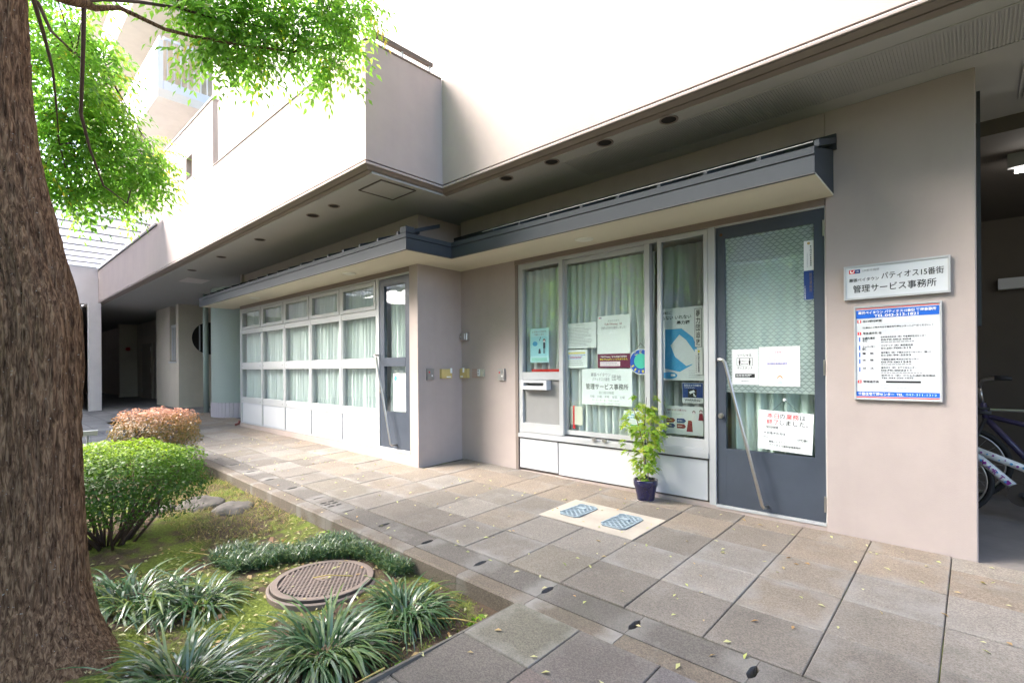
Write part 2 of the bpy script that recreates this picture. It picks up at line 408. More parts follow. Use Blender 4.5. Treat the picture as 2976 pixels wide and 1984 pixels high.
def rawmesh(name, V, F, mt, parent=None, tint=None, smooth=False, kind=None, origin=None):
    """numpy mesh: V (n,3), F (m,4) or (m,3)"""
    o0 = Vector(origin) if origin is not None else (ORG[parent.name].copy() if parent else Vector((0, 0, 0)))
    me = bpy.data.meshes.new(name); n, m, k = len(V), len(F), F.shape[1]
    me.vertices.add(n); me.vertices.foreach_set('co', (V - np.array(o0)).astype(np.float32).ravel())
    me.loops.add(m * k); me.loops.foreach_set('vertex_index', F.astype(np.int32).ravel())
    me.polygons.add(m); me.polygons.foreach_set('loop_start', np.arange(0, m * k, k, dtype=np.int32))
    me.polygons.foreach_set('loop_total', np.full(m, k, dtype=np.int32))
    if smooth: me.polygons.foreach_set('use_smooth', [True] * m)
    me.materials.append(mt)
    if tint is not None:
        a = me.attributes.new('tint', 'FLOAT', 'POINT'); a.data.foreach_set('value', tint.astype(np.float32))
    me.update(calc_edges=True); me.validate()
    return link(name, me, parent, o0, kind)

_TX = {}
def txmesh(body, bold=0.):
    k = (body, bold)
    if k not in _TX:
        c = bpy.data.curves.new('t', 'FONT'); c.body = body; c.resolution_u = 3; c.offset = bold
        o = bpy.data.objects.new('t', c); COL.objects.link(o)
        me = bpy.data.meshes.new_from_object(o.evaluated_get(bpy.context.evaluated_depsgraph_get()))
        v = np.empty(len(me.vertices) * 3); me.vertices.foreach_get('co', v); v = v.reshape(-1, 3)
        f = [tuple(p.vertices) for p in me.polygons]
        _TX[k] = (v, f); bpy.data.objects.remove(o); bpy.data.curves.remove(c); bpy.data.meshes.remove(me)
    return _TX[k]
def txt(parent, body, x0, x1, z0, z1, y, mt, bold=0., rot=0., name='lettering', mapf=None):
    v, f = txmesh(body, bold)
    if len(v) == 0: return None
    a, b = v.min(0), v.max(0)
    X = (v[:, 0] - a[0]) / (b[0] - a[0]); Z = (v[:, 1] - a[1]) / max(1e-6, b[1] - a[1])
    px = x0 + X * (x1 - x0); pz = z0 + Z * (z1 - z0)
    if rot:
        cx, cz = (x0 + x1) / 2, (z0 + z1) / 2; c, s = math.cos(rot), math.sin(rot)
        px, pz = cx + (px - cx) * c - (pz - cz) * s, cz + (px - cx) * s + (pz - cz) * c
    mb = MB(); mb.v = [mapf(q, r) if mapf else (q, y, r) for q, r in zip(px, pz)]; mb.f = f; mb.m = [0] * len(f)
    return mb.build(name, mt, parent)
def vtxt(parent, body, x0, x1, z0, z1, y, mt, bold=0., gap=.12):
    """vertical column of characters as one part"""
    n = len(body); h = (z1 - z0) / n; mb = MB()
    for k, ch in enumerate(body):
        v, f = txmesh(ch, bold); a, b = v.min(0), v.max(0); i = len(mb.v); zt = z1 - k * h
        X = (v[:, 0] - a[0]) / (b[0] - a[0]); Z = (v[:, 1] - a[1]) / max(1e-6, b[1] - a[1])
        g = h * gap / 2
        mb.v += [(x0 + p * (x1 - x0), y, zt - h + g + q * (h - 2 * g)) for p, q in zip(X, Z)]
        mb.f += [tuple(i + t for t in q) for q in f]; mb.m += [0] * len(f)
    return mb.build('lettering', mt, parent)
def lines(parent, x0, x1, z0, z1, n, y, mt, h=.25, seed=0, name='small_print'):
    """rows of print too small to read: broken dashes"""
    r = random.Random(seed); mb = MB(); dz = (z1 - z0) / n
    for k in range(n):
        zc = z1 - (k + .5) * dz; x = x0; e = x0 + (x1 - x0) * r.uniform(.6, 1)
        while x < e:
            w_ = min(r.uniform(.006, .02), e - x); mb.rect(x, x + w_, zc - dz * h / 2, zc + dz * h / 2, y); x += w_ + .0035
    return mb.build(name, mt, parent)

def gz(x, y):
    """height of the paving: falls gently to the drain and along the building"""
    s = -.0187 * x if x > -7 else .1309 + .009 * (-x - 7) if x > -13 else .1849
    yy = min(max(y, -1.5), 4.1)
    return -.137 + .0344 * yy + s

# ================================================================== SETTING: ground, paving, bed
def sheet(xs, ys, fz, name, mt, kind='structure', parent=None):
    V = np.array([(x, y, fz(x, y)) for y in ys for x in xs]); nx = len(xs); F = []
    for j in range(len(ys) - 1):
        for i in range(nx - 1): a = j * nx + i; F.append((a, a + 1, a + nx + 1, a + nx))
    return rawmesh(name, V, np.array(F), mt, parent, smooth=True, kind=kind)
sheet([-200, -60, 0, 60, 200], [-200, -60, 0, 60, 200], lambda x, y: -.6, 'ground', SOIL)
PAVB = mat('paving_bed', (.13, .125, .085), .95, .3, 5., .5, 60)
mb = MB()
def psheet(x0, x1, y0, y1, nx, ny, dz=-.011):
    for i in range(nx):
        for j in range(ny):
            a, b = x0 + (x1 - x0) * i / nx, x0 + (x1 - x0) * (i + 1) / nx; c, d = y0 + (y1 - y0) * j / ny, y0 + (y1 - y0) * (j + 1) / ny
            mb.quad((a, c, gz(a, c) + dz), (b, c, gz(b, c) + dz), (b, d, gz(b, d) + dz), (a, d, gz(a, d) + dz))
psheet(-13, 5, 2.226, 4.6, 18, 4)
psheet(-1.75, 5, -9, 1.94, 6, 8)
n_ = PAVB.node_tree.nodes; l_ = PAVB.node_tree.links; g_ = n_.new('ShaderNodeNewGeometry'); q_ = n_.new('ShaderNodeTexNoise'); q_.inputs['Scale'].default_value = 2.6; q_.inputs['Detail'].default_value = 5; l_.new(g_.outputs['Position'], q_.inputs['Vector'])
r_ = n_.new('ShaderNodeValToRGB'); r_.color_ramp.elements[0].position = .5; r_.color_ramp.elements[0].color = (.05, .046, .036, 1); r_.color_ramp.elements[1].position = .6; r_.color_ramp.elements[1].color = (.16, .19, .045, 1); l_.new(q_.outputs['Fac'], r_.inputs[0]); l_.new(r_.outputs[0], n_['Principled BSDF'].inputs['Base Color'])
pavement = mb.build('pavement', PAVB, kind='structure')
# far paving, where slabs are too small to tell apart, laid flush with the slab tops
def far_paving():
    m = mat('far_paving', (.18, .18, .185), .8, .22, 1.4, .2, 60)
    n = m.node_tree.nodes; L = m.node_tree.links; p = n['Principled BSDF']; g = n.new('ShaderNodeNewGeometry')
    br = n.new('ShaderNodeTexBrick'); br.offset = 0; br.inputs['Scale'].default_value = 1; br.inputs['Brick Width'].default_value = .4; br.inputs['Row Height'].default_value = .4
    br.inputs['Mortar Size'].default_value = .006; br.inputs['Color1'].default_value = (.8, .8, .8, 1); br.inputs['Color2'].default_value = (1.15, 1.13, 1.1, 1); br.inputs['Mortar'].default_value = (.35, .35, .33, 1)
    L.new(g.outputs['Position'], br.inputs['Vector'])
    old = p.inputs['Base Color'].links[0].from_socket; mx = n.new('ShaderNodeVectorMath'); mx.operation = 'MULTIPLY'
    L.new(old, mx.inputs[0]); L.new(br.outputs['Color'], mx.inputs[1]); L.new(mx.outputs[0], p.inputs['Base Color'])
    return m
FARP = far_paving()
sheet(list(np.linspace(-42, -13.2, 12)), [-14, -8, -4, -1.5, 0, 2, 4.1, 8], gz, 'courtyard_paving', FARP)
sheet(list(np.linspace(-13.2, -9.0, 5)), [-14, -8, -4, -1.5, 0, 1.93], gz, 'side_paving', FARP)

# slabs: one shared mesh, coloured one by one
def slab_mesh(name, lx, ly, t=.04, c=.004):
    a, b = lx / 2, ly / 2
    v = [(-a, -b, -t), (a, -b, -t), (a, b, -t), (-a, b, -t), (-a, -b, -c), (a, -b, -c), (a, b, -c), (-a, b, -c),
         (-a + c, -b + c, 0), (a - c, -b + c, 0), (a - c, b - c, 0), (-a + c, b - c, 0)]
    f = [(0, 1, 5, 4), (1, 2, 6, 5), (2, 3, 7, 6), (3, 0, 4, 7), (4, 5, 9, 8), (5, 6, 10, 9), (6, 7, 11, 10), (7, 4, 8, 11), (8, 9, 10, 11)]
    me = bpy.data.meshes.new(name); me.from_pydata(v, [], f); me.materials.append(TILE); me.update(); return me
SLABS = {}
def slab(name, x0, x1, y0, y1, col, g=.004, lift=None):
    k = (round(x1 - x0 - g, 3), round(y1 - y0 - g, 3))
    if k not in SLABS: SLABS[k] = slab_mesh(name, *k)
    x, y = (x0 + x1) / 2, (y0 + y1) / 2; e = .05
    o = bpy.data.objects.new(name, SLABS[k]); COL.objects.link(o); o.parent = pavement
    lz = random.uniform(-.0025, .0025) if lift is None else lift
    o.location = (x, y, gz(x, y) + lz)
    o.rotation_euler = (math.atan((gz(x, y + e) - gz(x, y - e)) / (2 * e)) + random.uniform(-.003, .003), -math.atan((gz(x + e, y) - gz(x - e, y)) / (2 * e)) + random.uniform(-.003, .003), 0)
    o.color = (*col, 1)
    return o
def slabcol(y, x):
    r = random.random()
    if y > 3.3 or (x < -4.6 and y > 2.9):
        b = (.315, .268, .218) if r < .6 else (.25, .226, .198) if r < .85 else (.33, .31, .28)
    elif y > 2.8:
        b = (.265, .236, .20) if r < .25 else (.215, .203, .185) if r < .68 else (.29, .28, .265)
    else:
        b = (.175, .166, .154) if r < .45 else (.215, .206, .194) if r < .75 else (.20, .19, .165) if r < .87 else (.28, .275, .265)
    k = random.uniform(.94, 1.07); b = tuple(.72 * c + .28 * d for c, d in zip(b, (.25, .232, .21)))
    return (b[0] * k * 1.09, b[1] * k * 1.02, b[2] * k * .95)
GX0 = -0.907
rows = [(2.24, 2.64), (2.64, 3.04), (3.04, 3.44), (3.44, 3.84)]
for i in range(-32, 5):
    x0 = GX0 + .4 * i; x1 = x0 + .4
    if x1 < -13.2: continue
    for (y0, y1) in rows:
        if y1 > 3.5 and -10.2 < x0 < -4.7: continue
        if x0 < -2.54 + .2 and x1 > -1.71 and 3.05 < (y0 + y1) / 2 < 3.42 and x0 > -2.6: continue
        slab('paving_slab', x0, x1, y0, y1, slabcol((y0 + y1) / 2, x0))
    if x0 > -4.75: slab('cut_slab', x0, x1, 3.84, 4.066, slabcol(3.9, x0))
# near paving in front of the drain, set out on its own joints
for i in range(-2, 4):
    x0 = -.955 + .4 * i
    for (y0, y1) in ((1.557, 1.93), (1.157, 1.557), (.757, 1.157), (.357, .757)):
        if x0 < -.96 - .4 - .4: pass
        slab('paving_slab', x0, x0 + .4, y0, y1, tuple(c * random.uniform(.92, 1.05) for c in (.185, .166, .146)))
# drain covers with a finger slot at every joint
def drain_mesh():
    a, b = .2525, .094; n = []
    for sx in (-1, 1):
        pass
    pts = [(-a, -b), (a, -b), (a, -.05), (a - .006, -.045), (a - .016, -.025), (a - .016, .025), (a - .006, .045), (a, .05), (a, b), (-a, b), (-a, .05), (-a + .006, .045), (-a + .016, .025), (-a + .016, -.025), (-a + .006, -.045), (-a, -.05)]
    m = MB().prism(pts, -.055, 0); me = bpy.data.meshes.new('drain_cover'); me.from_pydata(m.v, [], m.f); me.materials.append(TILE); me.update(); return me
DM = drain_mesh()
def drain_grate_mesh():
    m = MB(); a, b = .2525, .094
    m.box(-a, a, -b, -.062, -.055, 0); m.box(-a, a, -.008, .008, -.055, 0); m.box(-a, a, .062, b, -.055, 0)
    xs = [-a, -.10, -.075, -.035, -.01, .03, .055, a]
    for j in range(0, 8, 2):
        m.box(xs[j], xs[j + 1], -.062, -.008, -.055, 0); m.box(xs[j], xs[j + 1], .008, .062, -.055, 0)
    me = bpy.data.meshes.new('drain_grate'); me.from_pydata(m.v, [], m.f); me.materials.append(TILE); me.update(); return me
DG = drain_grate_mesh()
for k in range(-18, 3):
    x = -.66 + .525 * k + .2625; y = 2.128
    me = DG if k == -7 else DM
    o = bpy.data.objects.new('drain_cover', me); COL.objects.link(o); o.parent = pavement; o.location = (x, y, gz(x, y)); o.scale = (1.035, 1.02, 1)
    o.rotation_euler = (.034, .0187, 0); q = random.uniform(.9, 1.08); o.color = (.172 * q, .155 * q, .138 * q, 1)
    # kerb stone beside it
    a, b = x - .2605, x + .2605
    m = MB(); z0, z1 = gz(a, 1.98), gz(b, 1.98)
    m.v = [(a, 1.93, z0 - .3), (b, 1.93, z1 - .3), (b, 2.028, z1 - .3), (a, 2.028, z0 - .3),
           (a, 1.93, z0 - .016), (b, 1.93, z1 - .016), (b, 2.028, z1 - .001), (a, 2.028, z0 - .001),
           (a, 1.942, z0 - .003), (b, 1.942, z1 - .003)]
    m.f = [(0, 1, 5, 4), (1, 2, 6, 9, 5), (2, 3, 7, 6), (3, 0, 4, 8, 7), (4, 5, 9, 8), (8, 9, 6, 7)]; m.m = [0] * 6
    if x < -1.5 or True:
        o = m.build('kerb_stone', TILE, pavement, origin=(x, 1.98, gz(x, 1.98))); o.color = (.20 * q, .165 * q, .13 * q, 1)
# dark channel under the drain
m = MB().quad((-11, 2.03, gz(-11, 2.1) - .12), (2, 2.03, gz(2, 2.1) - .12), (2, 2.225, gz(2, 2.1) - .12), (-11, 2.225, gz(-11, 2.1) - .12)); m.build('drain_channel', DARK, pavement)

# planting bed
def bedz(x, y):
    z = gz(x, y) - .125
    z += .02 * noise.noise(Vector((x * 2.1, y * 2.1, 0))) + .008 * noise.noise(Vector((x * 9, y * 9, 3)))
    d = math.hypot(x + 3.13, y - .2); z += .10 * math.exp(-(d / .45) ** 2)
    if x < -6.5: z += (.10) * min(1, (-6.5 - x) / 2)
    e = (1.93 - y); z += .02 * math.exp(-(e / .15) ** 2)
    return z
bed = sheet(list(np.arange(-9.05, -1.74, .06)) + [-1.74], list(np.arange(-7, -1, .4)) + list(np.arange(-1, 1.94, .05)) + [1.945], bedz, 'planting_bed', SOIL)
m = MB()
for a, b in ((-1.765, -1.7515),): m.box(a, b, -7, 1.93, -.45, -.05)
m.build('bed_edging', mat('edging_dark', (.11, .10, .085), .9, .2, 9.), pavement)
m = MB(); m.box(-9.12, -9.0, -7, 1.93, -.3, .16); m.build('bed_edging', TILE, pavement)

# ================================================================== BUILDING
bld = thing('office_building', 'taupe stuccoed building with a management office, blue-grey canopy and deep soffit', 'building', (-3.5, 4.1, 0))
B = lambda *a: MB().box(*a)
PANE = lambda x0, x1, y0, y1, z0, z1: MB().rect(x0, x1, z0, z1, y0)     # thin glass sheet facing -y
def wall(name, *bx, mt=STUC): return B(*bx).build(name, mt, bld)
wall('wall', -4.58, -3.70, 4.07, 4.25, -.2, 2.94)                # recess beside the ticket window
wall('wall', -3.70, -.765, 4.068, 4.25, 2.297, 2.94)             # over window and door
wall('wall', -3.70, -.765, 4.075, 4.25, -.2, .068, mt=PINKC)     # plinth
MB().rbox(-.765, .012, 4.07, 4.26, -.2, 2.94, .006).build('wall', STUC, bld)
wall('wall', -4.735, -4.58, 3.42, 4.25, -.2, 2.352)              # return wall of the projecting room
wall('wall', -4.84, -4.68, 3.507, 4.25, 2.352, 2.94)
wall('wall', -10.0, -4.84, 3.507, 3.62, 2.29, 2.94)
wall('wall', -10.0, -4.735, 3.42, 3.62, -.2, .198, mt=PINKC)
wall('wall', -10.06, -9.985, 3.46, 7.4, -.2, 2.94)
wall('wall', -.9, -.77, 4.255, 8.0, -.2, 2.94)                   # partition to the cycle store
# rooms behind the glass
ROOM = mat('room_paint', (.62, .63, .61), .9)
def room(x0, x1, y0, y1, z0, z1):
    m = MB(); m.box(x0, x1, y0, y1, z0, z1); m.f = [f[::-1] for k, f in enumerate(m.f) if k != 2]; m.m = [0] * len(m.f)
    m.build('room', ROOM, bld)
room(-4.6, -.95, 4.262, 7.2, .03, 2.6); room(-9.9, -4.75, 3.63, 7.2, .1, 2.6)
# soffit slab and floor above
wall('soffit', -18.0, -4.0, 2.49, 8.6, 2.94, 2.975, mt=SOFF)
wall('soffit', -3.998, 4.0, 3.36, 8.6, 2.941, 2.975, mt=SOFF)
wall('floor_slab', -18, -3.97, 2.42, 9, 2.976, 3.027, mt=STUC); wall('floor_slab', -3.97, 4.2, 3.29, 9, 2.976, 3.027, mt=STUC)
wall('rear_wall', -31, 4.4, 8.7, 8.9, -.2, 3.03)
path = [(-17.3, 2.40), (-3.95, 2.40), (-3.95, 3.27), (4.2, 3.27)]
# dripped edge: lip, two bands and a shadow groove
MB().sweep(path, [(-.02, 3.012), (.006, 3.012), (.010, 3.004), (.008, 2.992), (-.02, 2.988)]).build('drip_lip', STUC, bld)
MB().sweep(path, [(-.02, 2.987), (-.004, 2.985), (-.042, 2.962), (-.042, 2.975)]).build('drip_band', TRIM, bld)
MB().sweep(path, [(-.050, 2.975), (-.050, 2.958), (-.092, 2.945), (-.092, 2.975)]).build('drip_band', TRIM, bld)
MB().sweep(path, [(-.02, 3.028), (-.012, 3.028), (-.012, 3.013), (-.02, 3.013)]).build('shadow_groove', SEAL, bld)  # groove shade put into the dark colour of this strip
# upper facade
wall('parapet', -17.3, -11.1, 2.40, 2.58, 3.029, 3.86)
MB().box(-17.3, -11.12, 2.375, 2.60, 3.861, 3.90).build('coping', mat('coping_metal', (.20, .19, .19), .5, .1, 3.), bld)
# taller part with the slot window
wall('parapet', -11.1, -9.29, 2.40, 2.60, 3.029, 5.05); wall('parapet', -8.98, -8.0, 2.40, 2.47, 3.029, 5.05)
wall('parapet', -9.29, -8.98, 2.401, 2.60, 3.029, 4.21); wall('parapet', -9.29, -8.98, 2.401, 2.60, 4.56, 5.05)
sw = B(-9.29, -8.98, 2.57, 2.575, 4.21, 4.56).build('slot_window', GREYB, bld)
PANE(-9.25, -9.02, 2.56, 2.568, 4.25, 4.52).build('pane', GLASSD, sw)
wall('coping', -11.12, -7.98, 2.385, 2.49, 5.051, 5.075, mt=STUCW)
wall('parapet', -8.0, -3.95, 2.40, 2.58, 3.029, 4.085)
wall('parapet', -4.13, -3.951, 2.58, 3.27, 3.029, 4.085)
MB().sweep([(-7.99, 2.395), (-3.945, 2.395), (-3.945, 3.26)], [(.004, 4.086), (.004, 4.10), (-.19, 4.10), (-.19, 4.086)]).build('coping', TRIM, bld)
# handrail over the return parapet
hr = B(-3.985, -3.94, 2.46, 3.15, 4.165, 4.20).build('handrail', mat('rail_bronze', (.09, .075, .065), .4, .1, 8.), bld)
for y in (2.5, 2.8, 3.12): MB().cylZ(-3.962, y, .01, 4.10, 4.166, 10).build('post', WPAN, hr)
wall('facade', -3.95, 4.2, 3.27, 3.5, 3.029, 10.5)
wall('terrace_wall', -11.0, -3.96, 3.30, 3.5, 3.028, 10.5, mt=STUCW)
# ribbed ventilation strip in the soffit
m = MB()
for k in range(230):
    x = -2.6 + k * .0165; m.box(x, x + .0095, 3.50, 3.90, 2.937, 2.941)
m.build('vent_ribs', SOFF, bld, kind='stuff')
m = MB()
m.box(-2.62, 1.21, 3.488, 3.498, 2.936, 2.941); m.box(-2.62, 1.21, 3.902, 3.912, 2.936, 2.941); m.build('vent_frame', SOFF, bld)
m = MB()
for k in range(60):
    x = .22 + k * .022; m.box(x, x + .011, 4.25, 4.75, 2.930, 2.941)
m.build('vent_ribs', SOFF, bld, kind='stuff')
# ceiling hatch
h = B(-4.445, -4.075, 2.64, 3.01, 2.934, 2.9395).build('ceiling_hatch', SOFF, bld)
m = MB(); x0, x1, y0, y1 = -4.46, -4.06, 2.625, 3.025
for bx in ((x0, x1, y0, y0 + .012), (x0, x1, y1 - .012, y1), (x0, x0 + .012, y0 + .012, y1 - .012), (x1 - .012, x1, y0 + .012, y1 - .012)): m.box(*bx, 2.930, 2.9395)
m.build('hatch_frame', SEAL, h)
# downlights, the shade of a recess painted as a flat black disc
def downlight(x, y, r=.06):
    o = MB().lathe((x, y), [(r + .006, 2.9395), (r + .006, 2.935), (r, 2.932), (r - .006, 2.935), (r - .008, 2.9392)], 28).build('downlight', TRIM, bld, smooth=True)
    MB().cylZ(x, y, r - .006, 2.9375, 2.9392).build('recess_shade_disc', DARK, o)
for x in (-3.196, -2.66, -2.13, -1.60): downlight(x, 3.41)
for x, r in ((-5.09, .055), (-5.58, .066), (-7.12, .066), (-8.64, .066), (-10.15, .066)): downlight(x, 2.70, r)
B(-11.6, -11.0, 2.85, 3.25, 2.934, 2.9395).build('ceiling_hatch', STUCW, bld)

# canopy
cp = [(-10.55, 2.92), (-4.09, 2.92), (-4.09, 3.50), (-.71, 3.50)]
can = thing('canopy', 'blue-grey metal canopy with cream underside stepping round the office front', 'canopy', (-4.09, 3.42, 2.35))
MB().sweep(cp, [(0, 2.351), (.0, 2.458), (-.02, 2.458), (-.02, 2.351)]).build('fascia', FASC, can)
MB().sweep(cp, [(-.004, 2.461), (.006, 2.463), (.008, 2.507), (-.02, 2.513), (-.02, 2.461)]).build('gutter_lip', FASC, can)
MB().sweep(cp, [(.002, 2.344), (.002, 2.350), (-.025, 2.350), (-.025, 2.344)]).build('edge_trim', mat('edge_dark', (.05, .05, .05), .5), can)
B(-10.548, -4.112, 2.946, 3.505, 2.346, 2.36).build('underside', CREAM, can)
B(-4.112, -.712, 3.525, 4.066, 2.346, 2.36).build('underside', CREAM, can)
B(-4.578, -4.114, 3.506, 4.068, 2.3465, 2.3595).build('underside', CREAM, can)
m = MB()
m.v = [(-10.55, 2.94, 2.50), (-4.11, 2.94, 2.50), (-4.11, 3.52, 2.50), (-.715, 3.52, 2.50), (-.715, 4.066, 2.70), (-4.68, 4.066, 2.70), (-4.68, 3.505, 2.70), (-10.55, 3.505, 2.70)]
m.f = [(0, 1, 6, 7), (1, 2, 5, 6), (2, 3, 4, 5)]; m.m = [0] * 3; m.build('roof_sheet', ROOFD, can)
m = MB(); m.v = [(-.711, 3.52, 2.36), (-.711, 4.066, 2.36), (-.711, 4.066, 2.665), (-.711, 3.52, 2.51)]; m.v += [(x - .012, y, z) for x, y, z in m.v]
m.f = [(0, 1, 2, 3), (7, 6, 5, 4), (0, 3, 7, 4), (1, 0, 4, 5), (2, 1, 5, 6), (3, 2, 6, 7)]; m.m = [0] * 6; m.build('end_plate', FASC, can)
m = MB(); m.v = [(-10.55, 2.94, 2.36), (-10.55, 3.5, 2.36), (-10.55, 3.5, 2.70), (-10.55, 2.94, 2.5)]; m.f = [(3, 2, 1, 0)]; m.m = [0]; m.build('end_plate', FASC, can)
m = MB(); m.box(-4.68, -.69, 4.045, 4.066, 2.66, 2.765); m.build('wall_flashing', ROOFD, can)
m = MB(); m.box(-10.55, -4.68, 3.485, 3.506, 2.66, 2.765); m.build('wall_flashing', ROOFD, can)
for k in range(9):                                   # standing seams on the right run
    x = -3.50 + .352 * k - (.02 if k == 8 else 0); y0, y1 = 3.53, 4.05
    mm = MB(); mm.v = [(x - .014, y0, 2.515), (x + .014, y0, 2.515), (x + .014, y1, 2.70), (x - .014, y1, 2.70), (x - .014, y0, 2.555), (x + .014, y0, 2.555), (x + .014, y1, 2.74), (x - .014, y1, 2.74)]
    mm.f = [(0, 3, 2, 1), (4, 5, 6, 7), (0, 1, 5, 4), (1, 2, 6, 5), (2, 3, 7, 6), (3, 0, 4, 7)]; mm.m = [0] * 6
    mm.build('standing_seam', FASC, can)
for k in range(18):
    x = -10.4 + .36 * k; y0, y1 = 2.95, 3.49
    mm = MB(); mm.v = [(x - .014, y0, 2.515), (x + .014, y0, 2.515), (x + .014, y1, 2.70), (x - .014, y1, 2.70), (x - .014, y0, 2.555), (x + .014, y0, 2.555), (x + .014, y1, 2.74), (x - .014, y1, 2.74)]
    mm.f = [(0, 3, 2, 1), (4, 5, 6, 7), (0, 1, 5, 4), (1, 2, 6, 5), (2, 3, 7, 6), (3, 0, 4, 7)]; mm.m = [0] * 6
    mm.build('standing_seam', ROOFD, can)
MB().tube([(-3.62, 3.508, 2.540), (-.72, 3.508, 2.540)], .004, 6).build('edge_wire', GREYB, can)
MB().obox((-4.14, 2.97, 2.545), (.05, 0, 0), (0, .05, 0), (0, 0, .03)).build('corner_cap', FASC, can)
for x, y in ((-2.62, 3.83), (-5.63, 3.18), (-8.6, 3.18)):
    MB().lathe((x, y), [(.085, 2.346), (.085, 2.342), (.07, 2.337), (.0, 2.336)], 28).build('canopy_light', mat('lamp_white', (.7, .69, .6), .4), can, smooth=True)

# ------------------------------------------------ office window group (frame at y 4.09)
YF, YG = 4.085, 4.112
def frame(m, x0, x1, z0, z1, t, y0=YF, y1=YF + .05, tb=None, tt=None):
    tb = tb or t; tt = tt or t
    m.box(x0, x0 + t, y0, y1, z0, z1); m.box(x1 - t, x1, y0, y1, z0, z1)
    m.box(x0 + t, x1 - t, y0 + .001, y1, z0, z0 + tb); m.box(x0 + t, x1 - t, y0 + .001, y1, z1 - tt, z1)
    return m
win = frame(MB(), -3.66, -1.53, .425, 2.295, .03, YF - .002, YF + .10, tb=.055).build('window', ALU, bld)
B(-3.70, -3.662, 4.072, 4.20, .07, 2.296).build('window_reveal', TRIM, win)
B(-3.70, -.765, 4.066, 4.0795, 2.2975, 2.345).build('window_head', TRIM, win)
B(-1.585, -1.532, YF - .012, YF + .09, .06, 2.295).build('mullion', ALU, win)
s = frame(MB(), -3.632, -3.075, .485, 2.27, .03, YF - .006, YF + .03, tb=.10).build('sash', ALU, win)
B(-3.602, -3.105, YF - .004, YF + .03, 1.05, 1.13).build('sash_rail', ALU, win)
PANE(-3.602, -3.105, YG, YG + .005, 1.13, 2.242).build('pane', GLASS, win)
B(-3.602, -3.105, YG - .006, YG + .005, .585, 1.05).build('kick_sheet', GREYB, win)
m = MB()                                             # letter slot
m.box(-3.588, -3.548, 4.03, YG - .007, .945, 1.045); m.box(-3.275, -3.235, 4.03, YG - .007, .945, 1.045)
m.box(-3.548, -3.275, 4.03, YG - .007, 1.018, 1.045); m.box(-3.548, -3.275, 4.03, YG - .007, .945, .985)
ls = m.build('letter_slot', WPAN, win)
s2 = frame(MB(), -3.075, -2.105, .50, 2.262, .045, YF + .03, YF + .06).build('sash', ALU, win)
PANE(-3.03, -2.15, YG + .008, YG + .013, .545, 2.217).build('pane', GLASS, win)
B(-3.105, -3.058, YF - .008, YF + .028, .487, 2.262).build('sash_stile', ALU, win)
B(-2.155, -2.107, YF - .004, YF + .028, .505, 2.262).build('sash_stile', ALU, win)
PANE(-2.104, -2.025, YG + .02, YG + .025, .56, 2.26).build('pane', GLASSD, win)
s3 = frame(MB(), -2.026, -1.588, .46, 2.285, .034, YF - .014, YF + .028, tb=.04).build('sash', ALU, win)
PANE(-1.992, -1.622, YG - .02, YG - .015, .58, 2.251).build('pane', GLASSD, win)
B(-1.992, -1.622, YG - .024, YG - .012, .50, .579).build('kick_sheet', ALU, win)
B(-3.66, -1.588, YF - .02, YF + .02, .428, .47).build('window_sill', ALU, win)
for x in (-2.675, -2.563):
    MB().rbox(x - .022, x + .022, YF - .04, YF - .021, .472, .50, .006).build('window_lock', STEEL, win)
# kick panels under the window with dark joints
B(-3.655, -1.588, 4.10, 4.13, .07, .425).build('panel_backing', SEAL, win)
B(-3.648, -3.138, 4.084, 4.0995, .098, .412).build('kick_panel', WPAN, win)
B(-3.122, -1.604, 4.084, 4.0995, .085, .410).build('kick_panel', WPAN, win)

# ------------------------------------------------ office door
YD = 4.088
dr = frame(MB(), -1.522, -.772, .072, 2.283, .066, YD, YD + .04, tb=.45, tt=.095).build('door', DOORB, bld)
m = MB(); m.box(-1.53, -.768, 4.078, 4.14, 2.284, 2.2965); m.box(-.7705, -.7655, 4.078, 4.14, .05, 2.284); m.box(-1.53, -.768, 4.07, 4.16, .050, .069); m.build('door_frame', ALU, dr)
PANE(-1.456, -.838, YD + .012, YD + .018, .97, 2.188).build('pane', GLASSF, dr)
PANE(-1.456, -.838, YD + .012, YD + .018, .522, .97).build('pane', GLASSW, dr)
def pull(parent, top, bend, bot, y, off=.075):
    pts = [(top[0], y, top[1]), (top[0] + .004, y - off * .75, top[1] + .001), (top[0] + .02, y - off, top[1]), ((bend[0]), y - off, bend[1]), (bot[0] - .004, y - off, bot[1] + .02), (bot[0], y - off * .8, bot[1] + .004), (bot[0] + .012, y, bot[1])]
    # soften the elbow
    return MB().tube(pts[:3] + [(bend[0] - .012, y - off, bend[1] + .004), (bend[0] + .006, y - off, bend[1] - .02)] + pts[4:], .0125, 12).build('pull_handle', STEEL, parent, smooth=True)
pull(dr, (-1.495, 1.228), (-1.44, 1.222), (-1.165, .115), YD)
MB().cylY(-1.49, .781, .021, YD - .022, YD - .001, 20).build('lock', STEEL, dr); MB().cylY(-1.49, .781, .012, YD - .034, YD - .022, 14).build('lock', STEEL, dr)
for z in (2.14, 1.16, .20):
    MB().box(-.7815, -.7675, YD - .012, YD - .001, z - .055, z + .055).build('hinge', STEEL, dr)
MB().cylY(-1.485, 2.222, .012, YD - .004, YD - .001, 14).build('door_stop', mat('rust', (.12, .05, .02), .7), dr)

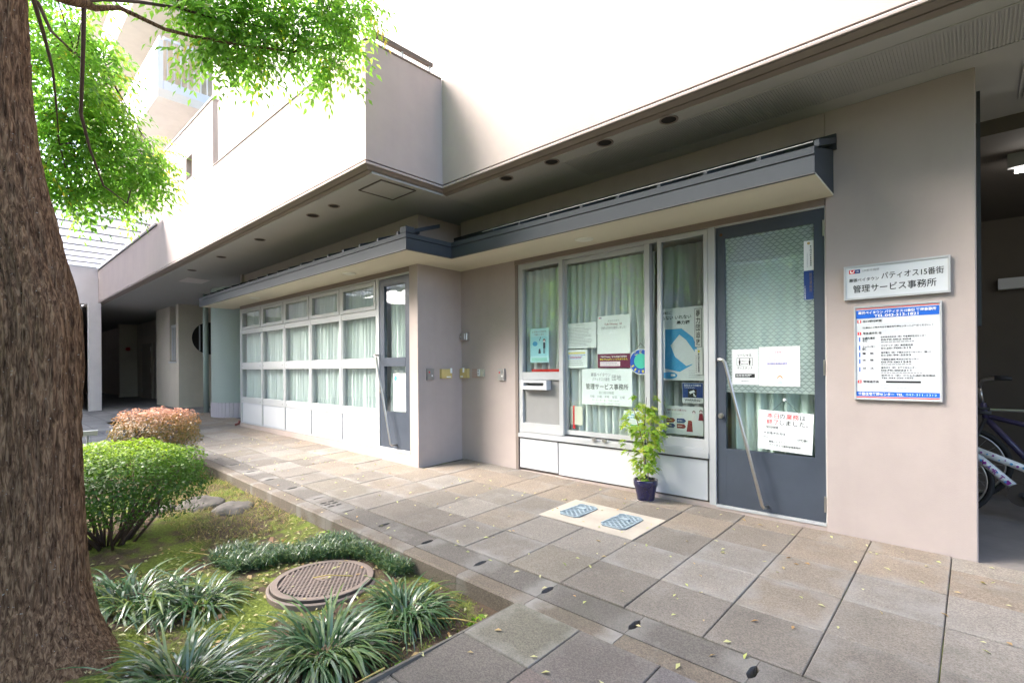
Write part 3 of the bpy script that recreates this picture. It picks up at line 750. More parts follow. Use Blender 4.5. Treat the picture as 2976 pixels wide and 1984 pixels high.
# ------------------------------------------------ windows of the projecting room
xs = [-9.955, -9.0, -8.1, -7.21, -6.317, -5.412]
YW = 3.43; YWG = 3.46
for i in range(5):
    x0, x1 = xs[i], xs[i + 1]
    w_ = frame(MB(), x0, x1 - .001, .203, 2.287, .022, YW, YW + .07).build('window', ALU, bld)
    a, b = x0 + .024, x1 - .025
    for q0, q1 in ((1.850, 1.905), (1.205, 1.290), (.575, .662)): B(a, b, YW + .003, YW + .05, q0, q1).build('transom', ALU, w_)
    v = frame(MB(), a + .006, b - .006, 1.912, 2.258, .048, YW - .004, YW + .03).build('vent_sash', ALU, w_)
    PANE(a + .05, b - .05, YWG - .012, YWG - .008, 1.96, 2.21).build('pane', GLASS, v)
    for z0, z1 in ((1.29, 1.85), (.662, 1.205)):
        u = frame(MB(), a, b, z0, z1, .02, YW + .006, YW + .04).build('sash', ALU, w_)
        PANE(a + .02, b - .02, YWG, YWG + .005, z0 + .02, z1 - .02).build('pane', GLASS, u)
    B(a + .004, b - .004, YW + .010, YW + .03, .226, .574).build('lower_panel', mat('blue_white_panel', (.50, .53, .58), .5, .03, 2.), w_)
    B(a + .02, b - .02, YW + .008, YW + .012, .240, .560).build('panel_face', WPAN, w_)
    for x in (a + .05, b - .05):
        for z in (1.247, .618): MB().cylY(x, z, .006, YW - .001, YW + .003, 8).build('screw', SEAL, w_)
B(-9.985, -4.737, 3.425, 3.50, 2.2875, 2.345).build('window_head', TRIM, bld)
B(-9.992, -9.956, 3.428, 3.52, .20, 2.287).build('corner_post', ALU, bld)
d2 = frame(MB(), -5.372, -4.737, .232, 2.262, .10, 3.436, 3.476, tb=.43, tt=.09).build('door', DOORB, bld)
m = MB(); m.box(-5.411, -5.374, 3.428, 3.49, .20, 2.2865); m.box(-5.374, -4.736, 3.43, 3.49, 2.264, 2.2865); m.box(-5.374, -4.736, 3.416, 3.5, .199, .228); m.build('door_frame', ALU, d2)
B(-5.272, -4.838, 3.434, 3.474, 1.205, 1.308).build('middle_rail', DOORB, d2)
PANE(-5.272, -4.838, 3.455, 3.46, 1.308, 2.172).build('pane', GLASS, d2); PANE(-5.272, -4.838, 3.455, 3.46, .662, 1.205).build('pane', GLASS, d2)
pull(d2, (-5.395, 1.345), (-5.335, 1.32), (-5.03, .275), 3.434)
MB().cylY(-5.34, .903, .021, 3.405, 3.435, 20).build('lock', STEEL, d2)

# ------------------------------------------------ curtains: each a thing
def curtain(x0, x1, y, z0, z1, label, wl=.105, amp=.022, seed=0):
    r = np.random.default_rng(seed); nx, nz = int((x1 - x0) / .011), 14
    X = np.linspace(x0, x1, nx); Z = np.linspace(z0, z1, nz)
    ph = np.cumsum(r.uniform(.7, 1.35, nx)) * (X[1] - X[0]) / wl * 2 * np.pi
    V = []
    for k, z in enumerate(Z):
        t = (z - z0) / (z1 - z0); a = amp * (1.25 - .55 * t)
        yy = y + a * np.sin(ph + .25 * np.sin(z * 2.1)) + a * .35 * np.sin(2.3 * ph + 1.3 * z)
        V += [(x + .010 * math.sin(z * 3 + x * 9), q, z) for x, q in zip(X, yy)]
    V = np.array(V); F = np.array([(j * nx + i, j * nx + i + 1, (j + 1) * nx + i + 1, (j + 1) * nx + i) for j in range(nz - 1) for i in range(nx - 1)])
    o = rawmesh('curtain', V, F, CURT, smooth=True, origin=((x0 + x1) / 2, y, z0))
    tag(o, label, 'curtain'); return o
curtain(-3.66, -3.06, 4.185, .50, 2.225, 'sheer curtain behind the narrow pane over the letter slot', seed=1)
curtain(-3.06, -2.09, 4.185, .50, 2.21, 'sheer pleated curtain behind the wide poster-covered office pane', seed=2, wl=.085)
curtain(-2.10, -1.60, 4.25, .52, 2.24, 'sheer curtain behind the dark screened pane with the gang-warning poster', seed=3)
curtain(-1.47, -.82, 4.20, .50, 2.0, 'sheer curtain hanging behind the filmed glass of the office door', seed=4)
curtain(-9.95, -5.40, 3.53, .60, 2.23, 'long mint-white curtain drawn behind the five gridded windows', seed=5, wl=.10)
curtain(-5.29, -4.82, 3.535, .62, 2.2, 'pale curtain behind the narrow blue-framed door of the projecting room', seed=6)

# ================================================================== SIGNS AND PRINT
def sheet_thing(name, label, cat, x0, x1, z0, z1, y, mt=PAPER, group=None, th=.0012, tilt=0.):
    t = thing(name, label, cat, ((x0 + x1) / 2, y, z0), group)
    B(x0, x1, y, y + th, z0, z1).build('sheet', mt, t)
    return t
E_ = .0009
# ---- office name sign
y = 4.045
sg = thing('office_sign', 'white framed name sign for the management office above the information board', 'sign', (-.378, y, 1.615))
frame(MB(), -.652, -.105, 1.615, 1.842, .012, y, y + .024).build('sign_frame', ALU, sg)
B(-.640, -.117, y + .006, y + .02, 1.627, 1.830).build('sign_face', mat('board_white', (.60, .62, .64), .45, .02, 3.), sg)
yl = y + .005
m = MB(); m.rect(-.622, -.590, 1.790, 1.816, yl); m.build('emblem', RED, sg)
m = MB(); m.rect(-.590, -.560, 1.790, 1.816, yl); m.build('emblem', NAVY, sg)
m = MB(); m.poly([(-.617, 1.812), (-.610, 1.812), (-.609, 1.801), (-.604, 1.798), (-.594, 1.812), (-.590, 1.812), (-.597, 1.797), (-.606, 1.793), (-.614, 1.796)], yl - E_); m.build('emblem', WHITE, sg)
txt(sg, 'UR', -.583, -.567, 1.798, 1.808, yl - E_, WHITE)
txt(sg, 'UR都市機構', -.548, -.456, 1.796, 1.813, yl, GREY)
txt(sg, '幕張ベイタウン', -.622, -.458, 1.733, 1.757, yl, BLACK, .008)
txt(sg, 'パティオス15番街', -.445, -.135, 1.735, 1.780, yl, BLACK, .008)
txt(sg, '管理サービス事務所', -.600, -.170, 1.660, 1.711, yl, BLACK, .008)
# ---- information board
y = 4.05
ib = thing('information_board', 'white information board with blue bands and red lines of emergency contact numbers', 'sign', (-.372, y, .946))
frame(MB(), -.597, -.146, .946, 1.568, .010, y, y + .02).build('board_frame', ALU, ib)
B(-.587, -.156, y + .006, y + .018, .956, 1.558).build('board_face', mat('board_white', (.60, .62, .64), .45, .02, 3.), ib)
yl = y + .005; L_, R_ = -.585, -.158
for q0, q1 in ((1.547, 1.552), (.960, .966)): MB().rect(L_, R_, q0, q1, yl).build('red_line', RED, ib)
for q0, q1 in ((1.486, 1.541), (.970, 1.000)): MB().rect(L_, R_, q0, q1, yl).build('blue_band', BLUE, ib)
txt(ib, '幕張ベイタウン パティオス15番街 管理事務所', L_ + .012, R_ - .014, 1.513, 1.533, yl - E_, WHITE, .02)
txt(ib, 'TEL.043-213-1821', L_ + .10, R_ - .10, 1.490, 1.508, yl - E_, WHITE, .02)
txt(ib, '千葉住宅管理センター  TEL.', L_ + .01, L_ + .25, .975, .995, yl - E_, WHITE, .02)
txt(ib, '043-311-1212', L_ + .262, R_ - .014, .979, .992, yl - E_, PALEB)
for k, (z, s_) in enumerate(((1.466, '窓口受付時間'), (1.386, '緊急連絡先 他'), (1.066, '管理連絡員'))):
    MB().rect(L_ + .008, L_ + .028, z - .01, z + .010, yl).build('number_tab', RED, ib)
    txt(ib, str(k + 1), L_ + .014, L_ + .022, z - .007, z + .007, yl - E_, WHITE, .02)
    txt(ib, s_, L_ + .038, L_ + .038 + (.10 if k != 2 else .085), z - .008, z + .008, yl, BLACK, .015)
txt(ib, '月・火・木・金・土  9:30～16:30', L_ + .16, R_ - .06, 1.468, 1.478, yl, GREYL); txt(ib, '土 9:30～12:00 13:00～17:00', L_ + .17, R_ - .05, 1.450, 1.460, yl, GREYL)
txt(ib, '（休業日にご用の方は千葉住宅管理センターへご連絡ください。）', L_ + .036, R_ - .03, 1.418, 1.430, yl, BLACK, .02)
rowsI = [(1.356, '水漏れ事故\nなど', '日本総合住生活（株）緊急事故受付センター', '0570-002-004', 1), (1.300, 'エレベーター\n設備', 'フジテック（株）東関東支店', '0120-700-315', 0), (1.254, '電　気', '東京電力（株）千葉カスタマーセンター（第一）', '0120-99-5552', 0),
         (1.210, '水　道', '千葉県水道局 県水お客様センター', '0570-001245', 1), (1.156, 'ガ　ス', '東京ガス（株）お客さまセンター', '0570-002211', 1)]
for z, a, b, c, ex in rowsI:
    MB().rect(L_ + .016, L_ + .022, z - .024, z + .006, yl).build('row_mark', BLUE, ib)
    two = '\n' in a
    txt(ib, a, L_ + .034, L_ + (.095 if not two else .105), z - (.026 if two else .008), z + .005, yl, BLACK, .02)
    txt(ib, b, L_ + .135, L_ + .135 + .0095 * len(b) + .04, z - .004, z + .008, yl, BLACK, .02)
    txt(ib, c, L_ + .135, L_ + .29, z - .021, z - .010, yl, BLACK, .02)
    if ex: lines(ib, L_ + .135, R_ - .045, z - .034, z - .027, 1, yl, GREY, .9, seed=int(z * 1000))
txt(ib, '東京ガス（株）ガスもれ通報専用電話', L_ + .135, R_ - .02, 1.102, 1.113, yl, BLACK, .02); txt(ib, 'TEL.043-225-1075', L_ + .135, L_ + .30, 1.086, 1.096, yl, BLACK, .02)
MB().rect(L_ + .16, R_ - .09, 1.060, 1.072, yl).build('table_header', BLACK, ib)
lines(ib, L_ + .13, R_ - .11, 1.020, 1.052, 2, yl, GREYL, .35, seed=3)
MB().rect(L_ + .008, L_ + .125, 1.012, 1.050, yl).build('patch', mat('aged_tape', (.66, .64, .58), .6, .06, 30.), ib)
MB().rect(L_ + .145, R_ - .045, 1.446, 1.483, yl + .0004).build('patch', PAPERW, ib)

# ---- door print
y = YD + .0095
sd = sheet_thing('distancing_notice', 'black and white social distancing notice with two figures on the office door', 'notice', -1.411, -1.213, 1.031, 1.306, y)
frame(MB(), -1.406, -1.218, 1.036, 1.301, .003, y - E_, y - E_ / 2).build('border', GREYL, sd)
txt(sd, 'ソーシャル', -1.37, -1.262, 1.247, 1.272, y - E_, BLACK, .02); txt(sd, 'ディスタンス', -1.37, -1.258, 1.150, 1.172, y - E_, BLACK, .02)
frame(MB(), -1.374, -1.256, 1.178, 1.240, .003, y - E_, y - E_ / 2).build('pictogram', BLACK, sd)
m = MB()
for x in (-1.352, -1.278): m.disc(x, 1.228, .006, y - E_, 14); m.rect(x - .007, x + .007, 1.198, 1.220, y - E_); m.rect(x - .005, x + .005, 1.184, 1.198, y - E_)
m.rect(-1.335, -1.295, 1.191, 1.194, y - E_); m.poly([(-1.342, 1.1925), (-1.333, 1.198), (-1.333, 1.187)], y - E_); m.poly([(-1.288, 1.1925), (-1.297, 1.198), (-1.297, 1.187)], y - E_); m.build('pictogram', BLACK, sd)
txt(sd, '離れて！', -1.338, -1.294, 1.204, 1.219, y - E_, BLACK, .02)
MB().rect(-1.385, -1.240, 1.086, 1.116, y - E_).build('black_bar', BLACK, sd); lines(sd, -1.378, -1.246, 1.089, 1.113, 2, y - 2 * E_, WHITE, .4, seed=5); lines(sd, -1.34, -1.28, 1.052, 1.066, 1, y - E_, GREY, .4, 6)
pn = sheet_thing('pink_notice', 'white notice with a pale pink speech bubble on the office door', 'notice', -1.209, -.931, 1.024, 1.319, y - .001, PAPERW)
m = MB(); m.poly([(-1.185 + .02, 1.128), (-.965, 1.128), (-.955, 1.14), (-.955, 1.28), (-.965, 1.292), (-1.165, 1.292), (-1.178, 1.28), (-1.178, 1.14)], y - .001 - E_); m.build('speech_bubble', PINK, pn)
txt(pn, 'お客様へ', -1.10, -1.04, 1.271, 1.281, y - .001 - 2 * E_, REDD); lines(pn, -1.172, -.97, 1.140, 1.262, 7, y - .001 - 2 * E_, GREYL, .3, 8)
lines(pn, -1.15, -.98, 1.185, 1.200, 1, y - .001 - 3 * E_, BLUE, .4, 9)
m = MB(); m.disc(-1.065, 1.085, .018, y - .001 - E_, 20); m.build('figure', ORANGE, pn); m = MB(); m.disc(-1.065, 1.080, .014, y - .001 - 2 * E_, 20); m.build('figure', PINK, pn); m = MB(); m.poly([(-1.082, 1.040), (-1.048, 1.040), (-1.055, 1.068), (-1.075, 1.068)], y - .001 - E_); m.build('figure', PALEB, pn)
lines(pn, -1.0, -.95, 1.045, 1.075, 3, y - .001 - E_, GREY, .35, 10)
s1 = sheet_thing('white_sticker', 'narrow white vertical sticker high on the office door glass', 'sticker', -.903, -.841, 1.858, 2.071, y, PAPERW)
vtxt(s1, '暴力団排除宣言事業所', -.864, -.853, 1.885, 2.035, y - E_, BLACK, .02); m = MB(); m.disc(-.872, 2.052, .010, y - E_, 16); m.build('crest', mat('gold_print', (.5, .36, .12), .5), s1); vtxt(s1, '千葉県暴力団追放県民会議', -.884, -.877, 1.880, 1.985, y - E_, GREY)
s2_ = sheet_thing('blue_sticker', 'narrow blue vertical sticker just below the white sticker on the door', 'sticker', -.904, -.842, 1.650, 1.856, y, NAVY)
vtxt(s2_, '防犯連絡所', -.868, -.852, 1.70, 1.84, y - E_, mat('bronze_print', (.25, .17, .09), .5)); vtxt(s2_, '千葉西警察署', -.900, -.892, 1.655, 1.75, y - E_, WHITE)
# hanging closed sign, slightly tilted
yc = YD - .004
cl = thing('closed_sign', 'white closed-for-today sign with red characters hanging on the office door', 'sign', (-1.03, yc, .54))
def tl(q, r):
    a = R(-2.6); c, s = math.cos(a), math.sin(a); return (-1.032 + q * c - r * s, r * c + q * s + .69)
def tmap(yy): return lambda q, r: (lambda t: (t[0], yy, t[1]))(tl(q, r))
W2, H2 = .183, .147
m = MB(); ps = [tl(-W2, -H2), tl(W2, -H2), tl(W2, H2), tl(-W2, H2)]
m.v = [(x, yc, z) for x, z in ps] + [(x, yc + .003, z) for x, z in ps]; m.f = [(0, 1, 2, 3), (7, 6, 5, 4), (0, 4, 5, 1), (1, 5, 6, 2), (2, 6, 7, 3), (3, 7, 4, 0)]; m.m = [0] * 6; m.build('board', PAPER, cl)
def ct(b, x0, x1, z0, z1, mt, bold=.006): txt(cl, b, x0, x1, z0, z1, yc - E_, mt, bold, mapf=tmap(yc - E_))
ct('本日', -.125, -.043, .092, .129, RED); ct('の', -.038, -.002, .093, .127, BLACK); ct('業務', .004, .090, .091, .130, RED); ct('は', .096, .132, .093, .127, BLACK)
ct('終了', -.125, -.043, .045, .083, RED); ct('しました。', -.036, .150, .046, .082, BLACK)
ct('受付時間', -.128, -.045, .013, .034, BLACK); ct('月・火・木・金  9:30～16:30', -.040, .160, .024, .034, GREYL, 0); ct('土 9:30～12:00 13:00～17:00', -.040, .172, .006, .016, GREYL, 0)
ct('※ お急ぎの方は', -.140, .005, -.030, -.010, BLACK); ct('千葉住まいセンター', -.155, -.05, -.058, -.045, GREY, .01); ct('043-311-1212', -.045, .088, -.060, -.043, GREYL, 0); ct('（代表）', .088, .155, -.062, -.040, BLACK, .01)
ct('幕張ベイタウン', -.105, .005, -.092, -.076, BLACK); ct('パティオス15番街管理事務所', -.105, .110, -.118, -.100, BLACK)
a, b = tl(-.09, H2 - .004), tl(.09, H2 - .004)
MB().tube([(a[0], yc - .003, a[1]), (-1.032, yc - .003, .925), (b[0], yc - .003, b[1])], .0012, 5).build('hanging_cord', SEAL, cl)
MB().cylY(-1.032, .926, .010, yc - .008, yc + .013, 14).build('suction_hook', WHITE, cl)

# ---- posters inside the wide pane
y = YG + .016
def poster(name, label, x0, x1, z0, z1, mt=PAPER, yy=None, cat='poster'): return sheet_thing(name, label, cat, x0, x1, z0, z1, yy if yy else y, mt)
p = poster('cleaning_poster', 'small pale blue poster with a cleaner figure in the narrow pane', -3.525, -3.268, 1.230, 1.592, PALEB, YG + .007)
yy = YG + .007 - E_
MB().rect(-3.515, -3.278, 1.300, 1.505, yy).build('picture', mat('aqua_print', lin('#a9dfea'), .5), p); MB().rect(-3.505, -3.288, 1.245, 1.280, yy).build('picture', mat('mint_print', lin('#9fd8cc'), .5), p)
txt(p, 'お手洗いの清掃を', -3.495, -3.30, 1.548, 1.566, yy, GREY, .01); txt(p, 'お願いします', -3.46, -3.335, 1.518, 1.536, yy, GREY, .01)
m = MB(); m.rect(-3.345, -3.315, 1.38, 1.44, yy - E_); m.rect(-3.342, -3.334, 1.325, 1.38, yy - E_); m.rect(-3.328, -3.320, 1.325, 1.38, yy - E_); m.poly([(-3.41, 1.325), (-3.375, 1.325), (-3.382, 1.375), (-3.402, 1.375)], yy - E_); m.poly([(-3.40, 1.46), (-3.392, 1.46), (-3.372, 1.50), (-3.38, 1.50)], yy - E_); m.build('figure', mat('ink_print', (.04, .05, .09), .6), p)
m = MB(); m.disc(-3.33, 1.462, .018, yy - E_, 18); m.build('figure', mat('hair_print', (.16, .07, .04), .6), p); m = MB(); m.disc(-3.33, 1.455, .012, yy - 2 * E_, 16); m.build('figure', PINK, p)
m = MB(); m.disc(-3.455, 1.43, .035, yy - E_, 20, .025); m.build('picture', SKYB, p)
p = poster('rules_sheet', 'white sheet of dense small print left of the tall maroon-banded poster', -3.042, -2.690, 1.365, 1.616); lines(p, -3.025, -2.72, 1.385, 1.575, 13, y - E_, GREY, .3, 21); txt(p, '個人情報の取り扱いについて', -2.93, -2.78, 1.588, 1.600, y - E_, GREY)
p = poster('colour_notice', 'small white notice with yellow heading and blue and red lines', -3.044, -2.797, 1.169, 1.352)
MB().rect(-3.025, -2.82, 1.311, 1.325, y - E_).build('highlight', YEL, p); lines(p, -3.02, -2.83, 1.313, 1.323, 1, y - 2 * E_, GREY, .5, 22); lines(p, -3.03, -2.81, 1.255, 1.305, 3, y - E_, BLUE, .35, 23); lines(p, -3.0, -2.85, 1.265, 1.285, 1, y - 2 * E_, RED, .4, 24); lines(p, -3.03, -2.81, 1.19, 1.25, 3, y - E_, GREY, .3, 25)
p = poster('points_poster', 'tall white poster with maroon bottom band in the wide office pane', -2.678, -2.323, 1.167, 1.664)
MB().rect(-2.676, -2.325, 1.168, 1.302, y - E_).build('band', MAROON, p)
txt(p, 'おかげさまで', -2.56, -2.44, 1.604, 1.622, y - E_, GREY, .01); txt(p, '「URでPonta」は', -2.595, -2.41, 1.570, 1.594, y - E_, REDD, .012); txt(p, '登録15万件を達成しました！', -2.635, -2.365, 1.534, 1.560, y - E_, GREY, .012)
txt(p, '「URでPonta」ならUR賃貸住宅の', -2.64, -2.36, 1.266, 1.284, y - 2 * E_, WHITE, .02); txt(p, '家賃でPontaポイントがたまります。', -2.65, -2.35, 1.241, 1.259, y - 2 * E_, YEL, .02)
MB().rect(-2.648, -2.43, 1.185, 1.228, y - 2 * E_).build('caption_box', PINK, p); lines(p, -2.64, -2.44, 1.19, 1.224, 2, y - 3 * E_, GREY, .35, 26)
m = MB(); m.rect(-2.66, -2.645, 1.640, 1.650, y - E_); m.build('emblem', RED, p); m = MB(); m.rect(-2.645, -2.63, 1.640, 1.650, y - E_); m.build('emblem', NAVY, p)
p = poster('office_hours_sheet', 'large white sheet naming the office and its hours below the maroon-banded poster', -2.862, -2.307, .812, 1.160)
txt(p, '幕張ベイタウン', -2.755, -2.535, 1.085, 1.122, y - E_, GREY, .008); txt(p, 'パティオス15番街', -2.74, -2.545, 1.043, 1.078, y - E_, GREY, .004); txt(p, '団地', -2.52, -2.42, 1.050, 1.103, y - E_, GREY, .008)
txt(p, '管理サービス事務所', -2.815, -2.345, .962, 1.018, y - E_, BLACK, .006); txt(p, '窓口受付時間', -2.665, -2.50, .918, .945, y - E_, GREY); txt(p, '月曜、火曜、木曜、金曜、土曜', -2.77, -2.385, .880, .906, y - E_, GREY)
txt(p, '月・火・木・金     9:30～16:30', -2.745, -2.45, .850, .868, y - E_, GREY); txt(p, '土 9:30～12:00、13:00～17:00', -2.745, -2.435, .822, .838, y - E_, GREY)
em = thing('round_emblem', 'round blue hanging emblem with yellow lettering beside the maroon-banded poster', 'emblem', (-2.215, y, 1.10))
MB().cylY(-2.217, 1.222, .118, y, y + .004, 40).build('disc', WHITE, em); m = MB(); m.disc(-2.217, 1.222, .110, y - E_, 40); m.build('blue_ring', mat('emblem_blue', lin('#2753b5'), .5), em); m = MB(); m.disc(-2.217, 1.228, .068, y - 2 * E_, 36); m.build('centre', TEAL, em)
for k, ch in enumerate('こども'):
    t = R(125 - 35 * k); cx, cz = -2.217 + .090 * math.cos(t), 1.222 + .090 * math.sin(t); txt(em, ch, cx - .014, cx + .014, cz - .014, cz + .014, y - 2 * E_, YEL, .02, rot=t - math.pi / 2)
for k, ch in enumerate('110番のいえ'):
    t = R(205 + 26 * k); cx, cz = -2.217 + .090 * math.cos(t), 1.222 + .090 * math.sin(t); txt(em, ch, cx - (.006 if ch in '10' else .013), cx + (.006 if ch in '10' else .013), cz - .013, cz + .013, y - 2 * E_, YEL, .02, rot=t + math.pi / 2)
MB().tube([(-2.27, y + .002, 1.328), (-2.22, y + .002, 1.39), (-2.165, y + .002, 1.328)], .002, 6).build('cord', SEAL, em)
p = poster('leaflet', 'small white leaflet with green and blue lines low behind the potted plant', -2.397, -2.20, .612, .776)
lines(p, -2.385, -2.21, .70, .75, 2, y - E_, SKYB, .35, 27); MB().rect(-2.395, -2.202, .640, .648, y - E_).build('line', mat('green_print', lin('#4faf6a'), .5), p); lines(p, -2.385, -2.21, .655, .695, 2, y - E_, GREYL, .35, 28)
# things on the ledge
bk = thing('cream_folder', 'cream folder with a red strap leaning inside the window corner', 'folder', (-2.95, 4.16, .56))
B(-3.02, -2.872, 4.145, 4.16, .60, .785).build('cover', mat('cream_card', (.68, .66, .55), .6), bk); B(-2.985, -2.965, 4.1445, 4.161, .56, .79).build('strap', RED, bk)
rd = B(-3.51, -3.12, 4.125, 4.165, 1.131, 1.160).build('red_tray', mat('red_plastic', (.55, .02, .015), .4), origin=(-3.3, 4.14, 1.131)); tag(rd, 'low red plastic tray on the rail above the letter slot', 'tray')
# ---- screened pane posters
y = YG - .0135 + .020
yk = YG + .012
p = poster('gang_warning_poster', 'large pale poster with light blue patches behind the dark screened pane', -2.078, -1.630, 1.058, 1.681, PAPER, YG + .03)
yy = YG + .03 - E_
# generic stand-in for the poster's picture: plain colour patches
m = MB(); m.poly([(-1.995, 1.16), (-1.86, 1.13), (-1.75, 1.19), (-1.70, 1.30), (-1.74, 1.42), (-1.84, 1.50), (-1.99, 1.50)], yy); m.build('picture', SKYB, p)
m = MB(); m.poly([(-1.94, 1.36), (-1.86, 1.45), (-1.80, 1.40), (-1.715, 1.28), (-1.74, 1.20), (-1.80, 1.18), (-1.90, 1.26)], yy - E_); m.build('picture', PAPER, p)
m = MB(); m.disc(-1.955, 1.10, .075, yy, 24, .030); m.build('picture', SKYB, p); m = MB(); m.rect(-1.94, -1.90, 1.092, 1.112, yy - E_); m.build('picture', PAPER, p)
txt(p, 'わが町に', -2.055, -1.93, 1.628, 1.655, yy, BLACK, .015); txt(p, 'いらない いれない', -2.06, -1.755, 1.583, 1.615, yy, BLACK, .02); txt(p, '暴力団', -1.885, -1.77, 1.535, 1.568, yy, BLACK, .03)
MB().rect(-1.727, -1.667, 1.337, 1.660, yy - .001).build('banner_edge', BLACK, p); MB().rect(-1.724, -1.670, 1.340, 1.657, yy - .002).build('banner', PAPERW, p); vtxt(p, '暴力団追放', -1.716, -1.678, 1.350, 1.650, yy - .003, BLACK, .012)
lines(p, -1.78, -1.66, 1.075, 1.15, 4, yy, GREYL, .3, 30)
p = poster('declaration_sticker', 'small white vertical slip with a gold crest over the gang-warning poster', -1.724, -1.658, 1.108, 1.320, PAPERW, YG + .022, 'sticker'); vtxt(p, '暴力団排除宣言事業所', -1.698, -1.684, 1.125, 1.285, YG + .022 - E_, BLACK, .025); m = MB(); m.disc(-1.69, 1.302, .010, YG + .022 - E_, 16); m.build('crest', YEL, p); lines(p, -1.716, -1.706, 1.12, 1.27, 9, YG + .022 - E_, GREY, .5, 31)
p = poster('camera_warning_sign', 'blue and white security camera warning sign behind the screened pane', -1.835, -1.655, .868, 1.038, PAPER, YG + .022, 'sign'); yy = YG + .022 - E_
MB().rect(-1.833, -1.657, .912, 1.036, yy).build('blue_field', NAVY, p); txt(p, '防犯カメラ作動中', -1.818, -1.672, 1.006, 1.026, yy - E_, WHITE, .015); lines(p, -1.815, -1.675, .993, 1.002, 1, yy - E_, WHITE, .4, 32)
MB().rect(-1.785, -1.71, .915, .986, yy - E_).build('icon_field', BLACK, p); m = MB(); m.poly([(-1.775, .962), (-1.735, .978), (-1.722, .962), (-1.766, .944)], yy - 2 * E_); m.poly([(-1.74, .95), (-1.73, .95), (-1.725, .932), (-1.715, .93), (-1.715, .922), (-1.735, .925)], yy - 2 * E_); m.build('icon', WHITE, p)
txt(p, 'WARNING！', -1.815, -1.672, .882, .905, yy, BLACK, .02); lines(p, -1.815, -1.675, .871, .879, 1, yy, GREY, .4, 33)
p = poster('rental_poster', 'white rental poster with red and blue arrow tags low in the screened pane', -1.985, -1.655, .597, .838, PAPER, YG + .022); yy = YG + .022 - E_
txt(p, 'お部屋を今すぐ内覧できる', -1.975, -1.80, .795, .812, yy, REDD, .01); txt(p, 'UR', -1.98, -1.945, .762, .784, yy, GREY); lines(p, -1.935, -1.80, .764, .778, 1, yy, GREYL, .3, 34)
for x, z, c in ((-1.98, .695, REDD), (-1.885, .695, NAVY), (-1.98, .648, NAVY), (-1.885, .648, REDD)):
    MB().poly([(x, z), (x + .065, z), (x + .082, z + .019), (x + .065, z + .038), (x, z + .038)], yy).build('arrow_tag', c, p); lines(p, x + .008, x + .06, z + .012, z + .026, 1, yy - E_, WHITE, .4, 35)
for x, z, c in ((-1.735, .79, REDD), (-1.675, .80, REDD)):
    m = MB(); m.disc(x, z, .014, yy, 16); m.build('figure', mat('hair_print', (.16, .07, .04), .6), p); m = MB(); m.disc(x, z - .004, .010, yy - E_, 14); m.build('figure', PINK, p)
    m = MB(); m.poly([(x - .022, z - .075), (x + .02, z - .075), (x + .014, z - .016), (x - .014, z - .016)], yy - .5 * E_); m.build('figure', PAPERW if x < -1.7 else c, p)
m = MB(); m.poly([(-1.80, .625), (-1.745, .625), (-1.752, .72), (-1.785, .72)], yy); m.build('figure', REDD, p)
# ---- sheet on the projecting room's door
y = 3.452
p = sheet_thing('timetable_sheet', 'long white sheet with a ruled table taped to the projecting room door', 'notice', -5.108, -4.845, .675, 1.12, y)
txt(p, '集会所のご利用について', -5.09, -4.86, 1.135, 1.155, y - E_, GREY); m = MB(); m.disc(-5.06, 1.06, .03, y - E_, 18, .035); m.build('picture', SKYB, p); lines(p, -5.01, -4.87, .99, 1.10, 6, y - E_, GREYL, .3, 40)
m = MB()
for z in (.955, .905, .855, .80): m.rect(-5.10, -4.98, z, z + .004, y - E_); m.rect(-4.97, -4.855, z, z + .004, y - E_)
m.build('table_line', GREY, p); lines(p, -5.09, -4.87, .70, .94, 6, y - 2 * E_, GREYL, .2, 41)

# ================================================================== THINGS ON THE WALLS OF THE RECESS
def callbox(name, label, axis, a0, a1, z0, z1):
    """alarm call plate: steel plate, red lamp, button, speaker"""
    if axis == 'x':    # on the return wall (faces +x), a = y
        t = thing(name, label, 'alarm panel', (-4.58, (a0 + a1) / 2, z0), 'alarm call panels')
        B(-4.579, -4.561, a0, a1, z0, z1).build('plate', mat('call_plate', (.30, .285, .27), .4, .05, 20., metal=.4), t)
        f = lambda u, v, r, d, mt, n: MB().tube([(-4.562, a0 + u, z0 + v), (-4.562 + d, a0 + u, z0 + v)], r, 14).build(n, mt, t)
    else:
        t = thing(name, label, 'alarm panel', ((a0 + a1) / 2, 4.07, z0), 'alarm call panels')
        B(a0, a1, 4.050, 4.0695, z0, z1).build('plate', mat('call_plate2', (.38, .365, .35), .4, .05, 20., metal=.4), t)
        f = lambda u, v, r, d, mt, n: MB().cylY(a0 + u, z0 + v, r, 4.051 - d, 4.051, 16).build(n, mt, t)
    f(.028, .088, .009, .006, RED, 'lamp'); f(.068, .048, .009, .005, WHITE, 'button'); f(.062, .092, .018, .002, GREYB, 'speaker')
callbox('call_panel', 'grey alarm call panel on the side wall near its outer corner', 'x', 3.535, 3.634, 1.045, 1.174)
callbox('call_panel', 'grey alarm call panel beside the office window frame', 'y', -3.95, -3.850, 1.037, 1.166)
YB = mat('yellow_plastic', (.60, .47, .19), .55, .08, 14.)
t = thing('yellow_box', 'small yellow switch cover on the side wall of the recess', 'switch box', (-4.58, 3.805, 1.058)); B(-4.579, -4.540, 3.729, 3.883, 1.06, 1.167).build('cover', YB, t); B(-4.5399, -4.5375, 3.800, 3.865, 1.068, 1.082).build('sticker', WHITE, t); MB().rbox(-4.5399, -4.530, 3.852, 3.878, 1.12, 1.178, .003).build('label_tag', WHITE, t)
